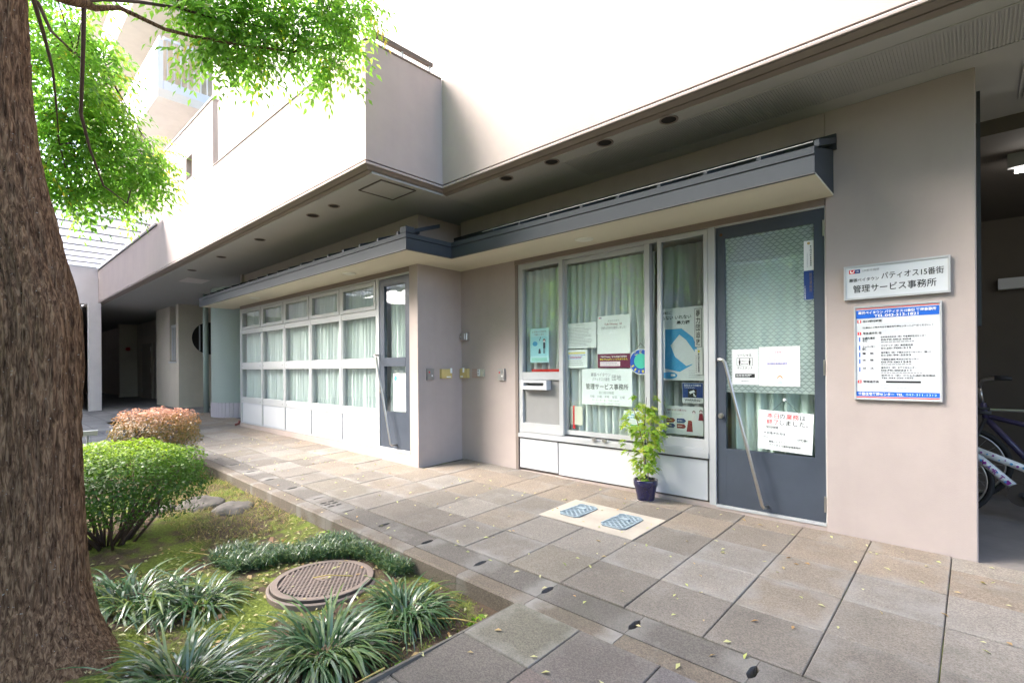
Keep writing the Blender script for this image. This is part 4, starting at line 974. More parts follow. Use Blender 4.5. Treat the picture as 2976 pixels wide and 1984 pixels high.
t = thing('yellow_box', 'small yellow switch cover on the back wall under the steel key box', 'switch box', (-4.5, 4.07, 1.058)); B(-4.568, -4.44, 4.03, 4.0695, 1.06, 1.171).build('cover', YB, t); B(-4.556, -4.512, 4.0275, 4.0299, 1.07, 1.084).build('sticker', WHITE, t); MB().rbox(-4.515, -4.490, 4.022, 4.0299, 1.125, 1.18, .003).build('label_tag', WHITE, t)
t = thing('key_box', 'steel key box high on the back wall of the recess', 'key box', (-4.51, 4.07, 1.51)); MB().rbox(-4.568, -4.442, 4.03, 4.0695, 1.512, 1.594, .008).build('body', STEEL, t); B(-4.482, -4.472, 4.024, 4.0299, 1.52, 1.587).build('latch', WHITE, t); MB().cylY(-4.545, 1.553, .007, 4.025, 4.0299, 12).build('keyhole', WHITE, t)
t = thing('outdoor_socket', 'grey-green outdoor socket with two dark holes on the back wall', 'socket', (-4.22, 4.07, 1.076)); B(-4.272, -4.178, 4.045, 4.0695, 1.078, 1.165).build('cover', mat('socket_green', (.42, .42, .34), .5), t); B(-4.270, -4.235, 4.036, 4.0449, 1.085, 1.163).build('face', WPAN, t)
for z in (1.145, 1.112): MB().cylY(-4.253, z, .006, 4.033, 4.036, 10).build('hole', DARK, t)
t = thing('warning_sticker', 'faded pinkish label on the back wall between yellow cover and socket', 'sticker', (-4.33, 4.069, 1.055)); B(-4.393, -4.280, 4.067, 4.0695, 1.055, 1.174).build('sheet', mat('faded_label', (.40, .32, .285), .8, .1, 40.), t); lines(t, -4.385, -4.288, 1.062, 1.168, 4, 4.0665, mat('faded_red', (.42, .25, .22), .7), .45, 50)

# ================================================================== PAVING FURNITURE
t = thing('meter_slab', 'pale concrete surround holding the two blue-grey meter covers', 'concrete surround', (-2.12, 3.32, gz(-2.12, 3.32)))
m = MB(); x0, x1, y0, y1 = -2.54, -1.71, 3.05, 3.56
def slabz(x, y): return gz(x, y)
m.v = [(x, y, gz(x, y) - .04) for x, y in ((x0, y0), (x1, y0), (x1, y1), (x0, y1))] + [(x, y, gz(x, y) + .004) for x, y in ((x0 + .004, y0 + .004), (x1 - .004, y0 + .004), (x1 - .004, y1 - .004), (x0 + .004, y1 - .004))]
m.f = [(0, 1, 5, 4), (1, 2, 6, 5), (2, 3, 7, 6), (3, 0, 4, 7), (4, 5, 6, 7)]; m.m = [0] * 5; m.build('slab', mat('pale_concrete', (.40, .35, .29), .9, .14, 5., .3, 120), t)
COVB = mat('cover_blue', (.27, .33, .36), .55, .12, 8.)
def meter_cover(x0, x1, y0, y1, label):
    z = max(gz(x0, y0), gz(x1, y1)) + .004; xc, yc_ = (x0 + x1) / 2, (y0 + y1) / 2
    t = thing('meter_cover', label, 'meter cover', (xc, yc_, z))
    def P(x, y, h): return (x, y, gz(x, y) + .005 + h)
    m = MB(); c = .03
    pts = [(x0 + c, y0), (x1 - c, y0), (x1, y0 + c), (x1, y1 - c), (x1 - c, y1), (x0 + c, y1), (x0, y1 - c), (x0, y0 + c)]
    m.v = [P(x, y, -.02) for x, y in pts] + [P(x, y, .003) for x, y in pts]; n = 8
    m.f = [tuple(range(8, 16))] + [(k, (k + 1) % 8, 8 + (k + 1) % 8, 8 + k) for k in range(8)]; m.m = [0] * 9; m.build('plate', mat('cover_dark', (.10, .125, .14), .6, .1, 10.), t)
    m = MB()
    for k in range(8):
        a, b = pts[k], pts[(k + 1) % 8]; mid = ((a[0] + b[0]) / 2, (a[1] + b[1]) / 2); d = Vector((b[0] - a[0], b[1] - a[1], 0)); nrm = Vector((-d.y, d.x, 0)).normalized()
        q = Vector(P(*mid, .005)) + nrm * .006; m.obox(q, d / 2 * 1.01, nrm * .006, (0, 0, .003))
    m.build('rim', COVB, t)
    m = MB()                                          # raised crossing bars
    for sgn in (1, -1):
        for k in range(-9, 10):
            off = k * .034; seg = []
            for s_ in np.linspace(-.3, .3, 121):
                x, y_ = xc + s_ * .7071 + off * .7071 * -sgn, yc_ + s_ * .7071 * sgn + off * .7071
                if x0 + .014 < x < x1 - .014 and y0 + .014 < y_ < y1 - .014: seg.append((x, y_))
            if len(seg) > 4:
                a, b = seg[0], seg[-1]; d = Vector((b[0] - a[0], b[1] - a[1], 0)); nr = Vector((-d.y, d.x, 0)).normalized()
                m.obox(Vector(P((a[0] + b[0]) / 2, (a[1] + b[1]) / 2, .0045 + (.0004 if sgn > 0 else 0))), d / 2, nr * .0058, (0, 0, .0025))
    m.build('lattice', COVB, t, kind='stuff')
    B(xc - .035, xc + .035, yc_ + .02, yc_ + .06, z + .004, z + .0135).build('boss', COVB, t)
meter_cover(-2.432, -2.245, 3.16, 3.475, 'blue-grey lattice meter cover farther from the office door')
meter_cover(-2.048, -1.84, 3.155, 3.472, 'blue-grey lattice meter cover nearer the office door')

# manhole in the bed
mx, my, mz = -2.97, 1.49, -.118
mh = thing('manhole_cover', 'round brown manhole cover with slotted lattice in the planting bed', 'manhole cover', (mx, my, mz - .1))
MANH = mat('manhole_brown', (.20, .155, .13), .7, .15, 12., .2, 80)
MB().lathe((mx, my), [(.325, mz - .13), (.322, mz - .022), (.312, mz - .016), (.304, mz - .018), (.304, mz - .06)], 64).build('outer_ring', MANH, mh, smooth=False)
MB().lathe((mx, my), [(.301, mz - .04), (.300, mz - .004), (.295, mz), (.262, mz), (.258, mz - .010), (0, mz - .0101)], 64).build('lid', mat('manhole_dark', (.075, .06, .05), .8, .2, 20.), mh)
MB().lathe((mx, my), [(.2995, mz - .002), (.296, mz + .001), (.262, mz + .001), (.259, mz - .002)], 64).build('lid_rim', MANH, mh)
m = MB(); ang = R(52); ca, sa = math.cos(ang), math.sin(ang)
for k in range(-11, 12):
    u = k * .0235
    if abs(u) > .255: continue
    h = math.sqrt(.257 ** 2 - u ** 2)
    m.obox((mx + u * ca, my + u * sa, mz - .005), Vector((ca, sa, 0)) * .0046, Vector((-sa, ca, 0)) * h, (0, 0, .0045))
    n = int(h / .021)
    for q in range(-n, n + 1):
        v_ = q * .021 + (.0105 if k % 2 else 0)
        if abs(v_) < h - .012 and k < 11:
            uu = u + .01175; m.obox((mx + uu * ca - v_ * sa, my + uu * sa + v_ * ca, mz - .0056), Vector((ca, sa, 0)) * .0075, Vector((-sa, ca, 0)) * .0042, (0, 0, .0048))
m.build('lattice', MANH, mh, kind='stuff')
MB().cylZ(mx, my, .042, mz - .009, mz + .0015, 24).build('centre_boss', MANH, mh)

# ================================================================== POTTED PLANT
px, py = -2.075, 3.93; pz = gz(px, py)
pp = thing('potted_plant', 'young leafy plant in a glossy dark blue pot before the white panels', 'potted plant', (px, py, pz))
MB().lathe((px, py), [(0, pz + .001), (.068, pz), (.072, pz + .006), (.080, pz + .06), (.092, pz + .115), (.101, pz + .135), (.103, pz + .175), (.101, pz + .180), (.095, pz + .179), (.093, pz + .155), (0, pz + .153)], 48).build('pot', mat('cobalt_glaze', (.010, .010, .055), .12, .1, 6., spec=.6, coat=.5), pp, smooth=True)
MB().lathe((px, py), [(.0, pz + .0012), (.074, pz + .0012), (.075, pz + .004), (.07, pz + .006)], 40).build('pot_foot', CONC, pp)
def mound(c, r, z, amp, nm, mt, par, seed=0, n=26):
    V = []; F = []
    for i in range(n):
        for j in range(n):
            a = 2 * math.pi * j / n; rr = r * i / (n - 1); x, y_ = c[0] + rr * math.cos(a), c[1] + rr * math.sin(a)
            V.append((x, y_, z + amp * noise.noise(Vector((x * 55, y_ * 55, seed)))))
    for i in range(n - 1):
        for j in range(n): F.append((i * n + j, i * n + (j + 1) % n, (i + 1) * n + (j + 1) % n, (i + 1) * n + j))
    return rawmesh(nm, np.array(V), np.array(F)[:, ::-1], mt, par, smooth=True)
mound((px, py), .0925, pz + .160, .012, 'potting_soil', mat('potting_soil', (.17, .125, .095), .95, .4, 60., .6, 150), pp)
stems = [[(0, 0, .15), (.005, .0, .40), (-.01, .005, .62), (.015, 0, .88)], [(.018, .01, .15), (.022, .0, .35), (.03, -.01, .55), (.07, .01, .72)], [(-.03, .0, .15), (-.045, -.005, .24), (-.04, 0, .33)], [(.0, -.01, .15), (-.01, -.01, .45), (-.06, -.02, .66), (-.10, -.02, .78)]]
for k, s_ in enumerate(stems):
    MB().tube([(px + a, py + b, pz + c) for a, b, c in s_], [.006, .005, .004, .002][:len(s_)], 7).build('stem', mat('plant_stem', (.22, .15, .06), .7, .2, 30.) if k else mat('dark_stake', (.03, .03, .03), .6), pp, smooth=True)
def lobed_leaf():
    """flat outline fan of a deeply cut leaf, unit length along +x"""
    lob = [(0, 0), (.18, .05), (.22, .30), (.34, .34), (.36, .14), (.48, .12), (.55, .36), (.66, .34), (.64, .10), (.78, .08), (.86, .16), (1, 0)]
    up = lob; dn = [(x, -y_) for x, y_ in lob[1:-1]][::-1]
    return up + dn
def potleaves():
    out = lobed_leaf(); n = len(out); V = []; F = []; T = []
    r = random.Random(5)
    def leaf(p, dirv, size):
        d = Vector(dirv).normalized(); up = Vector((r.uniform(-.5, .5), r.uniform(-.5, .5), 1)); s_ = d.cross(up).normalized(); nn = s_.cross(d)
        i = len(V); tt = r.random()
        mid = (0.5, 0)
        V.append(tuple(Vector(p) + d * (.45 * size) + nn * (-.05 * size))); T.append(tt)
        for x, y_ in out:
            q = Vector(p) + d * (x * size) + s_ * (y_ * size * 1.15) + nn * (size * (.10 * abs(y_) - .30 * x * x)); V.append(tuple(q)); T.append(tt)
        for k in range(n): F.append((i, i + 1 + k, i + 1 + (k + 1) % n))
    for s_ in stems:
        P = [Vector((px + a, py + b, pz + c)) for a, b, c in s_]; Ltot = sum((P[k + 1] - P[k]).length for k in range(len(P) - 1))
        cnt = int(Ltot / .018)
        for k in range(cnt):
            t = (k + r.random()) / cnt; f = t * (len(P) - 1); i = min(int(f), len(P) - 2); q = P[i].lerp(P[i + 1], f - i)
            if q.z < pz + .24 and r.random() < .8: continue
            az = r.uniform(0, 2 * math.pi); el = r.uniform(-.1, .6); ln = r.uniform(.03, .135)
            h = (q.z - pz); ln *= 1.35 if .40 < h < .75 else 1.0 if h < .4 else .9
            e = q + Vector((math.cos(az) * ln, math.sin(az) * ln * .8, math.sin(el) * ln * .5)); 
            for _ in range(6 if h > .33 else 4):
                dv = Vector((math.cos(az) + r.uniform(-.8, .8), (math.sin(az) + r.uniform(-.8, .8)), r.uniform(-.7, .25)))
                leaf(e + Vector((r.uniform(-.02, .02), r.uniform(-.02, .02), r.uniform(-.02, .02))), dv, r.uniform(.042, .066))
    return np.array(V), np.array(F), np.array(T)
V, F, T = potleaves()
rawmesh('leaves', V, F, leafmat('pot_leaf', (.20, .34, .05), (.30, .44, .07), (.46, .48, .09), .45), pp, T, kind='stuff')

# ================================================================== VEGETATION HELPERS
def blades(centres, dirs, lens, widths, curve, seg=5, rs=None):
    """arching strap leaves. centres (n,3), dirs azimuth (n), curve: outward lean"""
    n = len(centres); t = np.linspace(0, 1, seg + 1)
    lean0, lean1 = curve
    ax = np.cos(dirs)[:, None]; ay = np.sin(dirs)[:, None]
    ang = lean0[:, None] + (lean1 - lean0)[:, None] * t[None, :]            # angle from vertical
    ds = lens[:, None] / seg
    rx = np.concatenate([np.zeros((n, 1)), np.cumsum(np.sin((ang[:, 1:] + ang[:, :-1]) / 2) * ds, 1)], 1)
    rz = np.concatenate([np.zeros((n, 1)), np.cumsum(np.cos((ang[:, 1:] + ang[:, :-1]) / 2) * ds, 1)], 1)
    X = centres[:, 0:1] + rx * ax; Y = centres[:, 1:2] + rx * ay; Z = centres[:, 2:3] + rz
    wv = widths[:, None] * np.sin(np.pi * np.clip(.12 + .86 * t, 0, 1))[None, :] ** .6
    sx, sy = -ay, ax
    tw = (rs.uniform(-.5, .5, n))[:, None]
    Lf = np.stack([X + sx * wv, Y + sy * wv, Z + tw * wv * .6], -1); Rt_ = np.stack([X - sx * wv, Y - sy * wv, Z - tw * wv * .6], -1)
    V = np.stack([Lf, Rt_], 2).reshape(n, -1, 3)                              # (n, (seg+1)*2, 3)
    m = (seg + 1) * 2; base = (np.arange(n) * m)[:, None, None]
    q = np.array([(2 * k, 2 * k + 1, 2 * k + 3, 2 * k + 2) for k in range(seg)])[None]
    F = (base + q).reshape(-1, 4); tint = np.repeat(rs.random(n), m)
    return V.reshape(-1, 3), F, tint
LIR = leafmat('liriope_leaf', (.04, .09, .035), (.07, .14, .06), (.17, .22, .06), .18, .26, .9)
def clump(label, x, y, r, n, ln, seed, group='strap-leaved clumps in the bed', ell=1., rot=0.):
    rs = np.random.default_rng(seed); z = bedz(x, y)
    t = thing('liriope_clump', label, 'plant', (x, y, z), group)
    rr = r * np.sqrt(rs.random(n)); th = rs.uniform(0, 2 * np.pi, n)
    ox, oy = rr * np.cos(th) * ell, rr * np.sin(th)
    c, s = math.cos(rot), math.sin(rot); ox, oy = ox * c - oy * s, ox * s + oy * c
    C = np.stack([x + ox, y + oy, np.full(n, z) - .01], 1)
    az = np.arctan2(oy, ox) + rs.normal(0, .7, n)
    l0 = rs.uniform(.05, .5, n) + .6 * rr / r * rs.random(n); l1 = l0 + rs.uniform(1.3, 2.6, n)
    V, F, T = blades(C, az, rs.uniform(.65, 1.15, n) * ln, rs.uniform(.0042, .0070, n), (l0, l1), 7, rs)
    rawmesh('strap_leaves', V, F, LIR, t, T, smooth=True, kind='stuff')
    k = n // 5; C2 = C[rs.integers(0, n, k)].copy(); a2 = rs.uniform(0, 2 * np.pi, k)
    V, F, T = blades(C2, a2, rs.uniform(.4, .8, k) * ln, np.full(k, .0025), (np.full(k, .8), rs.uniform(1.6, 2.3, k)), 5, rs)
    rawmesh('dead_leaves', V, F, mat('dry_leaf', (.13, .085, .05), .9, .3, 40.), t, None, kind='stuff')
    return t
clump('strap-leaved clump with arching leaves right beside the tree trunk', -3.50, .62, .16, 330, .34, 1, ell=1.3, rot=.9)
clump('low strap-leaved clump between the tree-side clump and the manhole cover', -3.24, .86, .12, 220, .29, 2)
clump('broad strap-leaved clump overlapping the near rim of the manhole cover', -2.24, 1.13, .12, 420, .37, 3)
clump('strap-leaved clump against the kerb beside the manhole cover', -2.27, 1.60, .10, 300, .30, 4)
clump('strap-leaved clump with wide leaves by the tree roots, farthest from the manhole cover', -2.47, .60, .13, 330, .36, 5)
# mondo grass carpet
def carpet():
    rs = np.random.default_rng(9); pts = []
    poly_line = [((-3.80, 1.25), .13), ((-3.6, 1.40), .13), ((-3.45, 1.60), .12), ((-3.30, 1.74), .12), ((-3.12, 1.82), .11), ((-2.92, 1.88), .10), ((-2.72, 1.88), .09), ((-3.42, 1.84), .11), ((-3.5, 1.75), .09), ((-3.62, 1.25), .10)]
    for (cx, cy), r in poly_line:
        n = int(1500 * (r / .12) ** 2); rr = r * np.sqrt(rs.random(n)); th = rs.uniform(0, 2 * np.pi, n)
        pts.append(np.stack([cx + rr * np.cos(th), cy + rr * np.sin(th)], 1))
    P = np.concatenate(pts); keep = (np.hypot(P[:, 0] - mx, P[:, 1] - my) > .335) & (P[:, 1] < 1.915); P = P[keep]; n = len(P)
    Z = np.array([bedz(a, b) for a, b in P]) + .05 * rs.random(n)
    V, F, T = blades(np.column_stack([P, Z]), rs.uniform(0, 2 * np.pi, n), rs.uniform(.05, .10, n), rs.uniform(.0016, .0028, n), (rs.uniform(.1, .6, n), rs.uniform(1.2, 2.4, n)), 3, rs)
    o = rawmesh('mondo_grass', V, F, LIR, None, T, kind='stuff', origin=(-3.3, 1.7, -.12)); tag(o, 'dense dark green dwarf mondo grass behind the manhole cover', 'ground cover')
carpet()

def leafcloud(C, N, size, asp, rs, spread=.5):
    """single folded leaves: C (n,3) centre, N (n,3) preferred normal"""
    n = len(C); N = N + rs.normal(0, spread, (n, 3)); N /= np.linalg.norm(N, axis=1)[:, None]
    a = rs.normal(0, 1, (n, 3)); D = a - N * (a * N).sum(1)[:, None]; D /= np.linalg.norm(D, axis=1)[:, None]; S = np.cross(N, D)
    L = (size * rs.uniform(.7, 1.25, n))[:, None]; W = L * asp
    V = np.stack([C - D * L * .5, C + S * W * .5 + N * L * .08, C + D * L * .5 - N * L * .1, C - S * W * .5 + N * L * .08], 1).reshape(-1, 3)
    F = (np.arange(n) * 4)[:, None] + np.array([[0, 1, 2, 3]]); return V, F, np.repeat(rs.random(n), 4)
def shrub(name, label, c, rx, ry, z0, z1, n, size, mt, seed, base_z, stemcol, nst, top_tint=None):
    rs = np.random.default_rng(seed); t = thing(name, label, 'shrub', (c[0], c[1], base_z))
    zc, rz = (z0 + z1) / 2, (z1 - z0) / 2
    u = rs.normal(0, 1, (n, 3)); u /= np.linalg.norm(u, axis=1)[:, None]
    p = 3.8                                     # superellipsoid: clipped, boxy top
    k = (np.abs(u[:, 0]) ** p + np.abs(u[:, 1]) ** p + np.abs(u[:, 2]) ** p) ** (-1 / p)
    lump = np.array([1 + .16 * noise.noise(Vector((q[0] * 3.1, q[1] * 3.1, q[2] * 3.1 + seed))) + .10 * noise.noise(Vector((q[0] * 8, q[1] * 8, q[2] * 8))) for q in u])
    depth = 1 - .42 * rs.random(n) ** 1.9
    Pn = u * (k * depth * lump)[:, None]
    low = (Pn[:, 2] < -.25) & (rs.random(n) < .62); Pn = Pn[~low]; u2 = u[~low]
    C = Pn * np.array([rx, ry, rz]) + np.array([c[0], c[1], zc])
    N = u2 / np.array([rx, ry, rz]); N /= np.linalg.norm(N, axis=1)[:, None]; N[:, 2] += .7
    V, F, T = leafcloud(C, N, size, .48, rs, .55)
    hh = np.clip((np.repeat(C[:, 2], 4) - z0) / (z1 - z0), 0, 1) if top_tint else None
    if top_tint: T = np.clip(T * .40 + .74 * hh ** 3.4 - .04, 0, 1)          # light on the top put into the tint; coppery tips on the red shrub
    # tufts standing above the clipped top
    rawmesh('foliage', V, F, mt, t, T, kind='stuff')
    for k in range(nst):
        a = rs.uniform(0, 2 * np.pi); r0 = .25 * rs.random(); r1 = .45 + .5 * rs.random()
        b0 = (c[0] + rx * r0 * math.cos(a), c[1] + ry * r0 * math.sin(a), base_z - .03); a2 = a + rs.normal(0, .35)
        e = (c[0] + rx * r1 * math.cos(a2), c[1] + ry * r1 * math.sin(a2), z0 + (z1 - z0) * rs.uniform(.35, .7)); mdl = tuple((b0[i] * .5 + e[i] * .5) + (rs.normal(0, .025) if i < 2 else -.02) for i in range(3))
        MB().tube([b0, mdl, e], [.011 * rs.uniform(.6, 1.2), .008, .003], 6).build('stem', TWIG, t, smooth=True)
    return t
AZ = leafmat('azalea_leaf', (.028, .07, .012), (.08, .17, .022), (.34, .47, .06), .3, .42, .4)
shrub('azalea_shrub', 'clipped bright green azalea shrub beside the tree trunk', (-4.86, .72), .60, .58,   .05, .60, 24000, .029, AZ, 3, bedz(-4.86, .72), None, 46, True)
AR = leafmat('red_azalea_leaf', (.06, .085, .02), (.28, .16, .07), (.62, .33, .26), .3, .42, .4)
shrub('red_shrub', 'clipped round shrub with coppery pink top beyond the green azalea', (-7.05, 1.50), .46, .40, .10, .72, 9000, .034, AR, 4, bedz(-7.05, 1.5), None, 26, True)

# rocks
def rock(label, x, y, r, seed, h=.42):
    V = []; F = []; n, mrow = 22, 12; z = bedz(x, y)
    for i in range(mrow + 1):
        ph = math.pi * i / mrow
        for j in range(n):
            th = 2 * math.pi * j / n; d = Vector((math.sin(ph) * math.cos(th), math.sin(ph) * math.sin(th), math.cos(ph)))
            k = 1 + .28 * noise.noise(d * 1.6 + Vector((seed, 0, 0))) + .10 * noise.noise(d * 5 + Vector((seed, 3, 0)))
            V.append((x + d.x * r * k * 1.2, y + d.y * r * k, z + d.z * r * h * k))
    for i in range(mrow):
        for j in range(n): F.append((i * n + j, (i + 1) * n + j, (i + 1) * n + (j + 1) % n, i * n + (j + 1) % n))
    o = rawmesh('garden_rock', np.array(V), np.array(F), mat('rock_grey', (.095, .085, .075), .9, .35, 9., .7, 40), None, smooth=True, origin=(x, y, z)); tag(o, label, 'rock')
rock('rounded grey garden rock half buried beside the green azalea', -5.42, 1.50, .19, 1); rock('low flat grey rock nearer the kerb behind the mossy patch', -5.02, 1.66, .17, 2, .38); rock('small grey stone under the edge of the green azalea', -5.55, 1.22, .12, 3)

# moss, weeds, leaf litter, stalks
def ground_cover():
    rs = np.random.default_rng(21); n = 26000
    P = np.column_stack([rs.uniform(-6.8, -1.77, n), rs.uniform(-.3, 1.92, n)])
    g = np.array([noise.fractal(Vector((a * 1.7, b * 1.7, .4)), 1, 2, 4) for a, b in P]) + .25 * ((P[:, 0] < -4) & (P[:, 1] > 1.1))
    P = P[(g > .07) & (np.hypot(P[:, 0] - mx, P[:, 1] - my) > .33)]; n = len(P); Z = np.array([bedz(a, b) for a, b in P])
    V, F, T = blades(np.column_stack([P, Z - .003]), rs.uniform(0, 6.28, n), rs.uniform(.008, .030, n), rs.uniform(.0015, .004, n), (rs.uniform(0, .7, n), rs.uniform(.8, 2., n)), 2, rs)
    o = rawmesh('moss', V, F, leafmat('moss_leaf', (.07, .11, .018), (.14, .19, .03), (.25, .26, .06), .2, .7, .2), None, T, kind='stuff', origin=(-3.5, .8, -.2)); tag(o, 'mossy green ground cover over the bare soil of the bed', 'moss')
    # straw-coloured grass towards the far kerb
    n = 5200; P = np.column_stack([rs.uniform(-7.5, -4.1, n), rs.uniform(1.15, 1.92, n)]); Z = np.array([bedz(a, b) for a, b in P])
    V, F, T = blades(np.column_stack([P, Z]), rs.uniform(0, 6.28, n), rs.uniform(.03, .09, n), rs.uniform(.0012, .0028, n), (rs.uniform(.2, .9, n), rs.uniform(1.2, 2.2, n)), 3, rs)
    o = rawmesh('dry_grass', V, F, leafmat('dry_grass_leaf', (.10, .14, .03), (.24, .22, .08), (.36, .25, .13), .3, .7, .2), None, T, kind='stuff', origin=(-5.5, 1.5, -.1)); tag(o, 'straw-coloured and green grass along the far kerb', 'grass')
    # bright weeds on the bed edges
    C = []
    for (cx, cy, r, n) in ((-1.80, 1.36, .05, 26), (-1.83, 1.22, .05, 16), (-1.80, 1.55, .04, 12), (-1.86, 1.75, .05, 14), (-3.62, 1.82, .07, 24), (-1.86, 1.02, .05, 12), (-8.3, 1.2, .5, 260), (-7.9, .8, .4, 200)):
        a = rs.uniform(0, 6.28, n); q = r * np.sqrt(rs.random(n)); x, y_ = cx + q * np.cos(a), cy + q * np.sin(a)
        C.append(np.column_stack([x, y_, [bedz(s_, t_) for s_, t_ in zip(x, y_)] + rs.uniform(.01, .07, n)]))
    C = np.concatenate(C); V, F, T = leafcloud(C, np.tile([0, 0, 1.], (len(C), 1)), .045, .5, rs, .5)
    o = rawmesh('weeds', V, F, leafmat('weed_leaf', (.09, .19, .02), (.17, .31, .04), (.30, .40, .06), .35), None, T, kind='stuff', origin=(-1.8, 1.3, -.2)); tag(o, 'fresh green weeds sprouting along the edges of the bed', 'weeds')
    # fallen leaves
    n1, n2 = 480, 2600
    A = np.column_stack([rs.uniform(-9, .6, n1), rs.uniform(1.0, 4.0, n1)]); A = A[~((A[:, 0] < -1.78) & (A[:, 1] < 1.94)) & ~((A[:, 0] < -4.55) & (A[:, 1] > 3.38))]
    Bq = np.column_stack([rs.uniform(-6.6, -1.8, n2), rs.uniform(.1, 1.9, n2)])
    k = np.hypot(Bq[:, 0] + 3.1, Bq[:, 1] - 1.15) + .5 * rs.random(n2); Bq = Bq[k < 1.5]
    zb = np.array([bedz(a, b) for a, b in Bq]) + .012; on = np.hypot(Bq[:, 0] - mx, Bq[:, 1] - my) < .3; drop = on & (rs.random(len(Bq)) < .8); zb[on] = mz + .006; Bq, zb = Bq[~drop], zb[~drop]
    C = np.vstack([np.column_stack([A, [gz(a, b) + .007 for a, b in A]]), np.column_stack([Bq, zb])])
    V, F, T = leafcloud(C, np.tile([0, 0, 1.], (len(C), 1)), .033, .45, rs, .22)
    o = rawmesh('fallen_leaves', V, F, leafmat('fallen_leaf', (.36, .40, .13), (.46, .44, .24), (.38, .22, .09), .2, .6), None, T, kind='stuff', origin=(-2.5, 1.6, -.1)); tag(o, 'small yellow and green fallen leaves scattered over paving and bed', 'leaf litter')
    # larger brown leaves in the bed
    n = 60; A = np.column_stack([rs.uniform(-4.2, -1.9, n), rs.uniform(.3, 1.8, n)]); C = np.column_stack([A, [bedz(a, b) + .02 for a, b in A]])
    V, F, T = leafcloud(C, np.tile([0, 0, 1.], (n, 1)), .06, .6, rs, .4); o = rawmesh('brown_leaves', V, F, leafmat('brown_leaf', (.30, .22, .10), (.38, .26, .13), (.22, .09, .05), .15, .7), None, T, kind='stuff', origin=(-3, 1, -.2)); tag(o, 'larger curled brown and tan leaves lying in the bed', 'leaf litter')
ground_cover()
STRAW = mat('straw', (.42, .32, .10), .7, .2, 30.)
for lb, pts in (('pair of straw stalks lying across the bed edge by the paving', [(-1.98, .86, -.14), (-1.85, 1.02, -.10), (-1.76, 1.14, -.035)]), ('long dry stalk on the moss between azalea and mondo grass', [(-4.15, 1.02, -.11), (-3.9, 1.1, -.09), (-3.7, 1.2, -.10)]), ('straw stalk lying across the manhole cover', [(-2.92, 1.40, -.075), (-2.86, 1.46, -.06), (-2.78, 1.58, -.08)]), ('yellow straw stalk beside the kerb corner', [(-2.08, 1.62, -.12), (-1.95, 1.68, -.10), (-1.82, 1.76, -.115)])):
    o = MB().tube(pts, .0035, 6).build('dry_stalk', STRAW, origin=pts[0], smooth=True); tag(o, lb, 'stalk')

# ================================================================== THE TREE
tree = thing('courtyard_tree', 'large leaning tree with furrowed brown bark growing in the planting bed', 'tree', (-3.13, .2, -.2))
def trunk():
    keys = [(-.35, -3.13, .20, .31), (-.20, -3.13, .20, .268), (-.10, -3.13, .20, .232), (.02, -3.132, .20, .202), (.18, -3.135, .20, .182), (.45, -3.14, .20, .170), (.9, -3.14, .20, .166), (1.25, -3.142, .198, .168), (1.45, -3.15, .190, .172), (1.62, -3.17, .170, .160), (1.85, -3.20, .135, .150), (2.15, -3.25, .092, .142), (2.45, -3.275, .070, .138), (2.8, -3.29, .060, .136), (3.3, -3.31, .05, .130), (4.0, -3.36, .06, .115), (4.6, -3.44, .10, .095)]
    zs = np.array([k[0] for k in keys]); nz, ns = 210, 150; V = []
    for i in range(nz):
        z = -.35 + 4.95 * (i / (nz - 1)) ** 1.05
        cx, cy, r = (np.interp(z, zs, [k[j] for k in keys]) for j in (1, 2, 3))
        for j in range(ns):
            a = 2 * math.pi * j / ns; d = Vector((math.cos(a), math.sin(a), 0))
            fl = max(0, (.18 - z)) / .4
            root = 1 + fl * (.62 * max(0, math.cos(a - .62)) ** 5 + .5 * max(0, math.cos(a - 2.4)) ** 5 + .45 * max(0, math.cos(a + 1.1)) ** 4)
            tw = a + .25 * z
            rid = noise.noise(Vector((math.cos(tw) * 12, math.sin(tw) * 12, z * 1.5))); rid2 = noise.noise(Vector((math.cos(tw) * 27, math.sin(tw) * 27, z * 4.5 + 4)))
            kn = math.exp(-((z - 1.42) / .16) ** 2) * (max(0, math.cos(a - .25)) ** 6) * .020
            lump = noise.noise(Vector((d.x * 1.5, d.y * 1.5, z * 1.6)))
            rr = r * root + .013 * (1 - abs(rid) * 2.4) + .007 * rid2 + .010 * lump + kn
            V.append((cx + d.x * rr, cy + d.y * rr, z))
    F = np.array([(i * ns + j, i * ns + (j + 1) % ns, (i + 1) * ns + (j + 1) % ns, (i + 1) * ns + j) for i in range(nz - 1) for j in range(ns)])
    rawmesh('trunk', np.array(V), F, BARKT, tree, smooth=True)
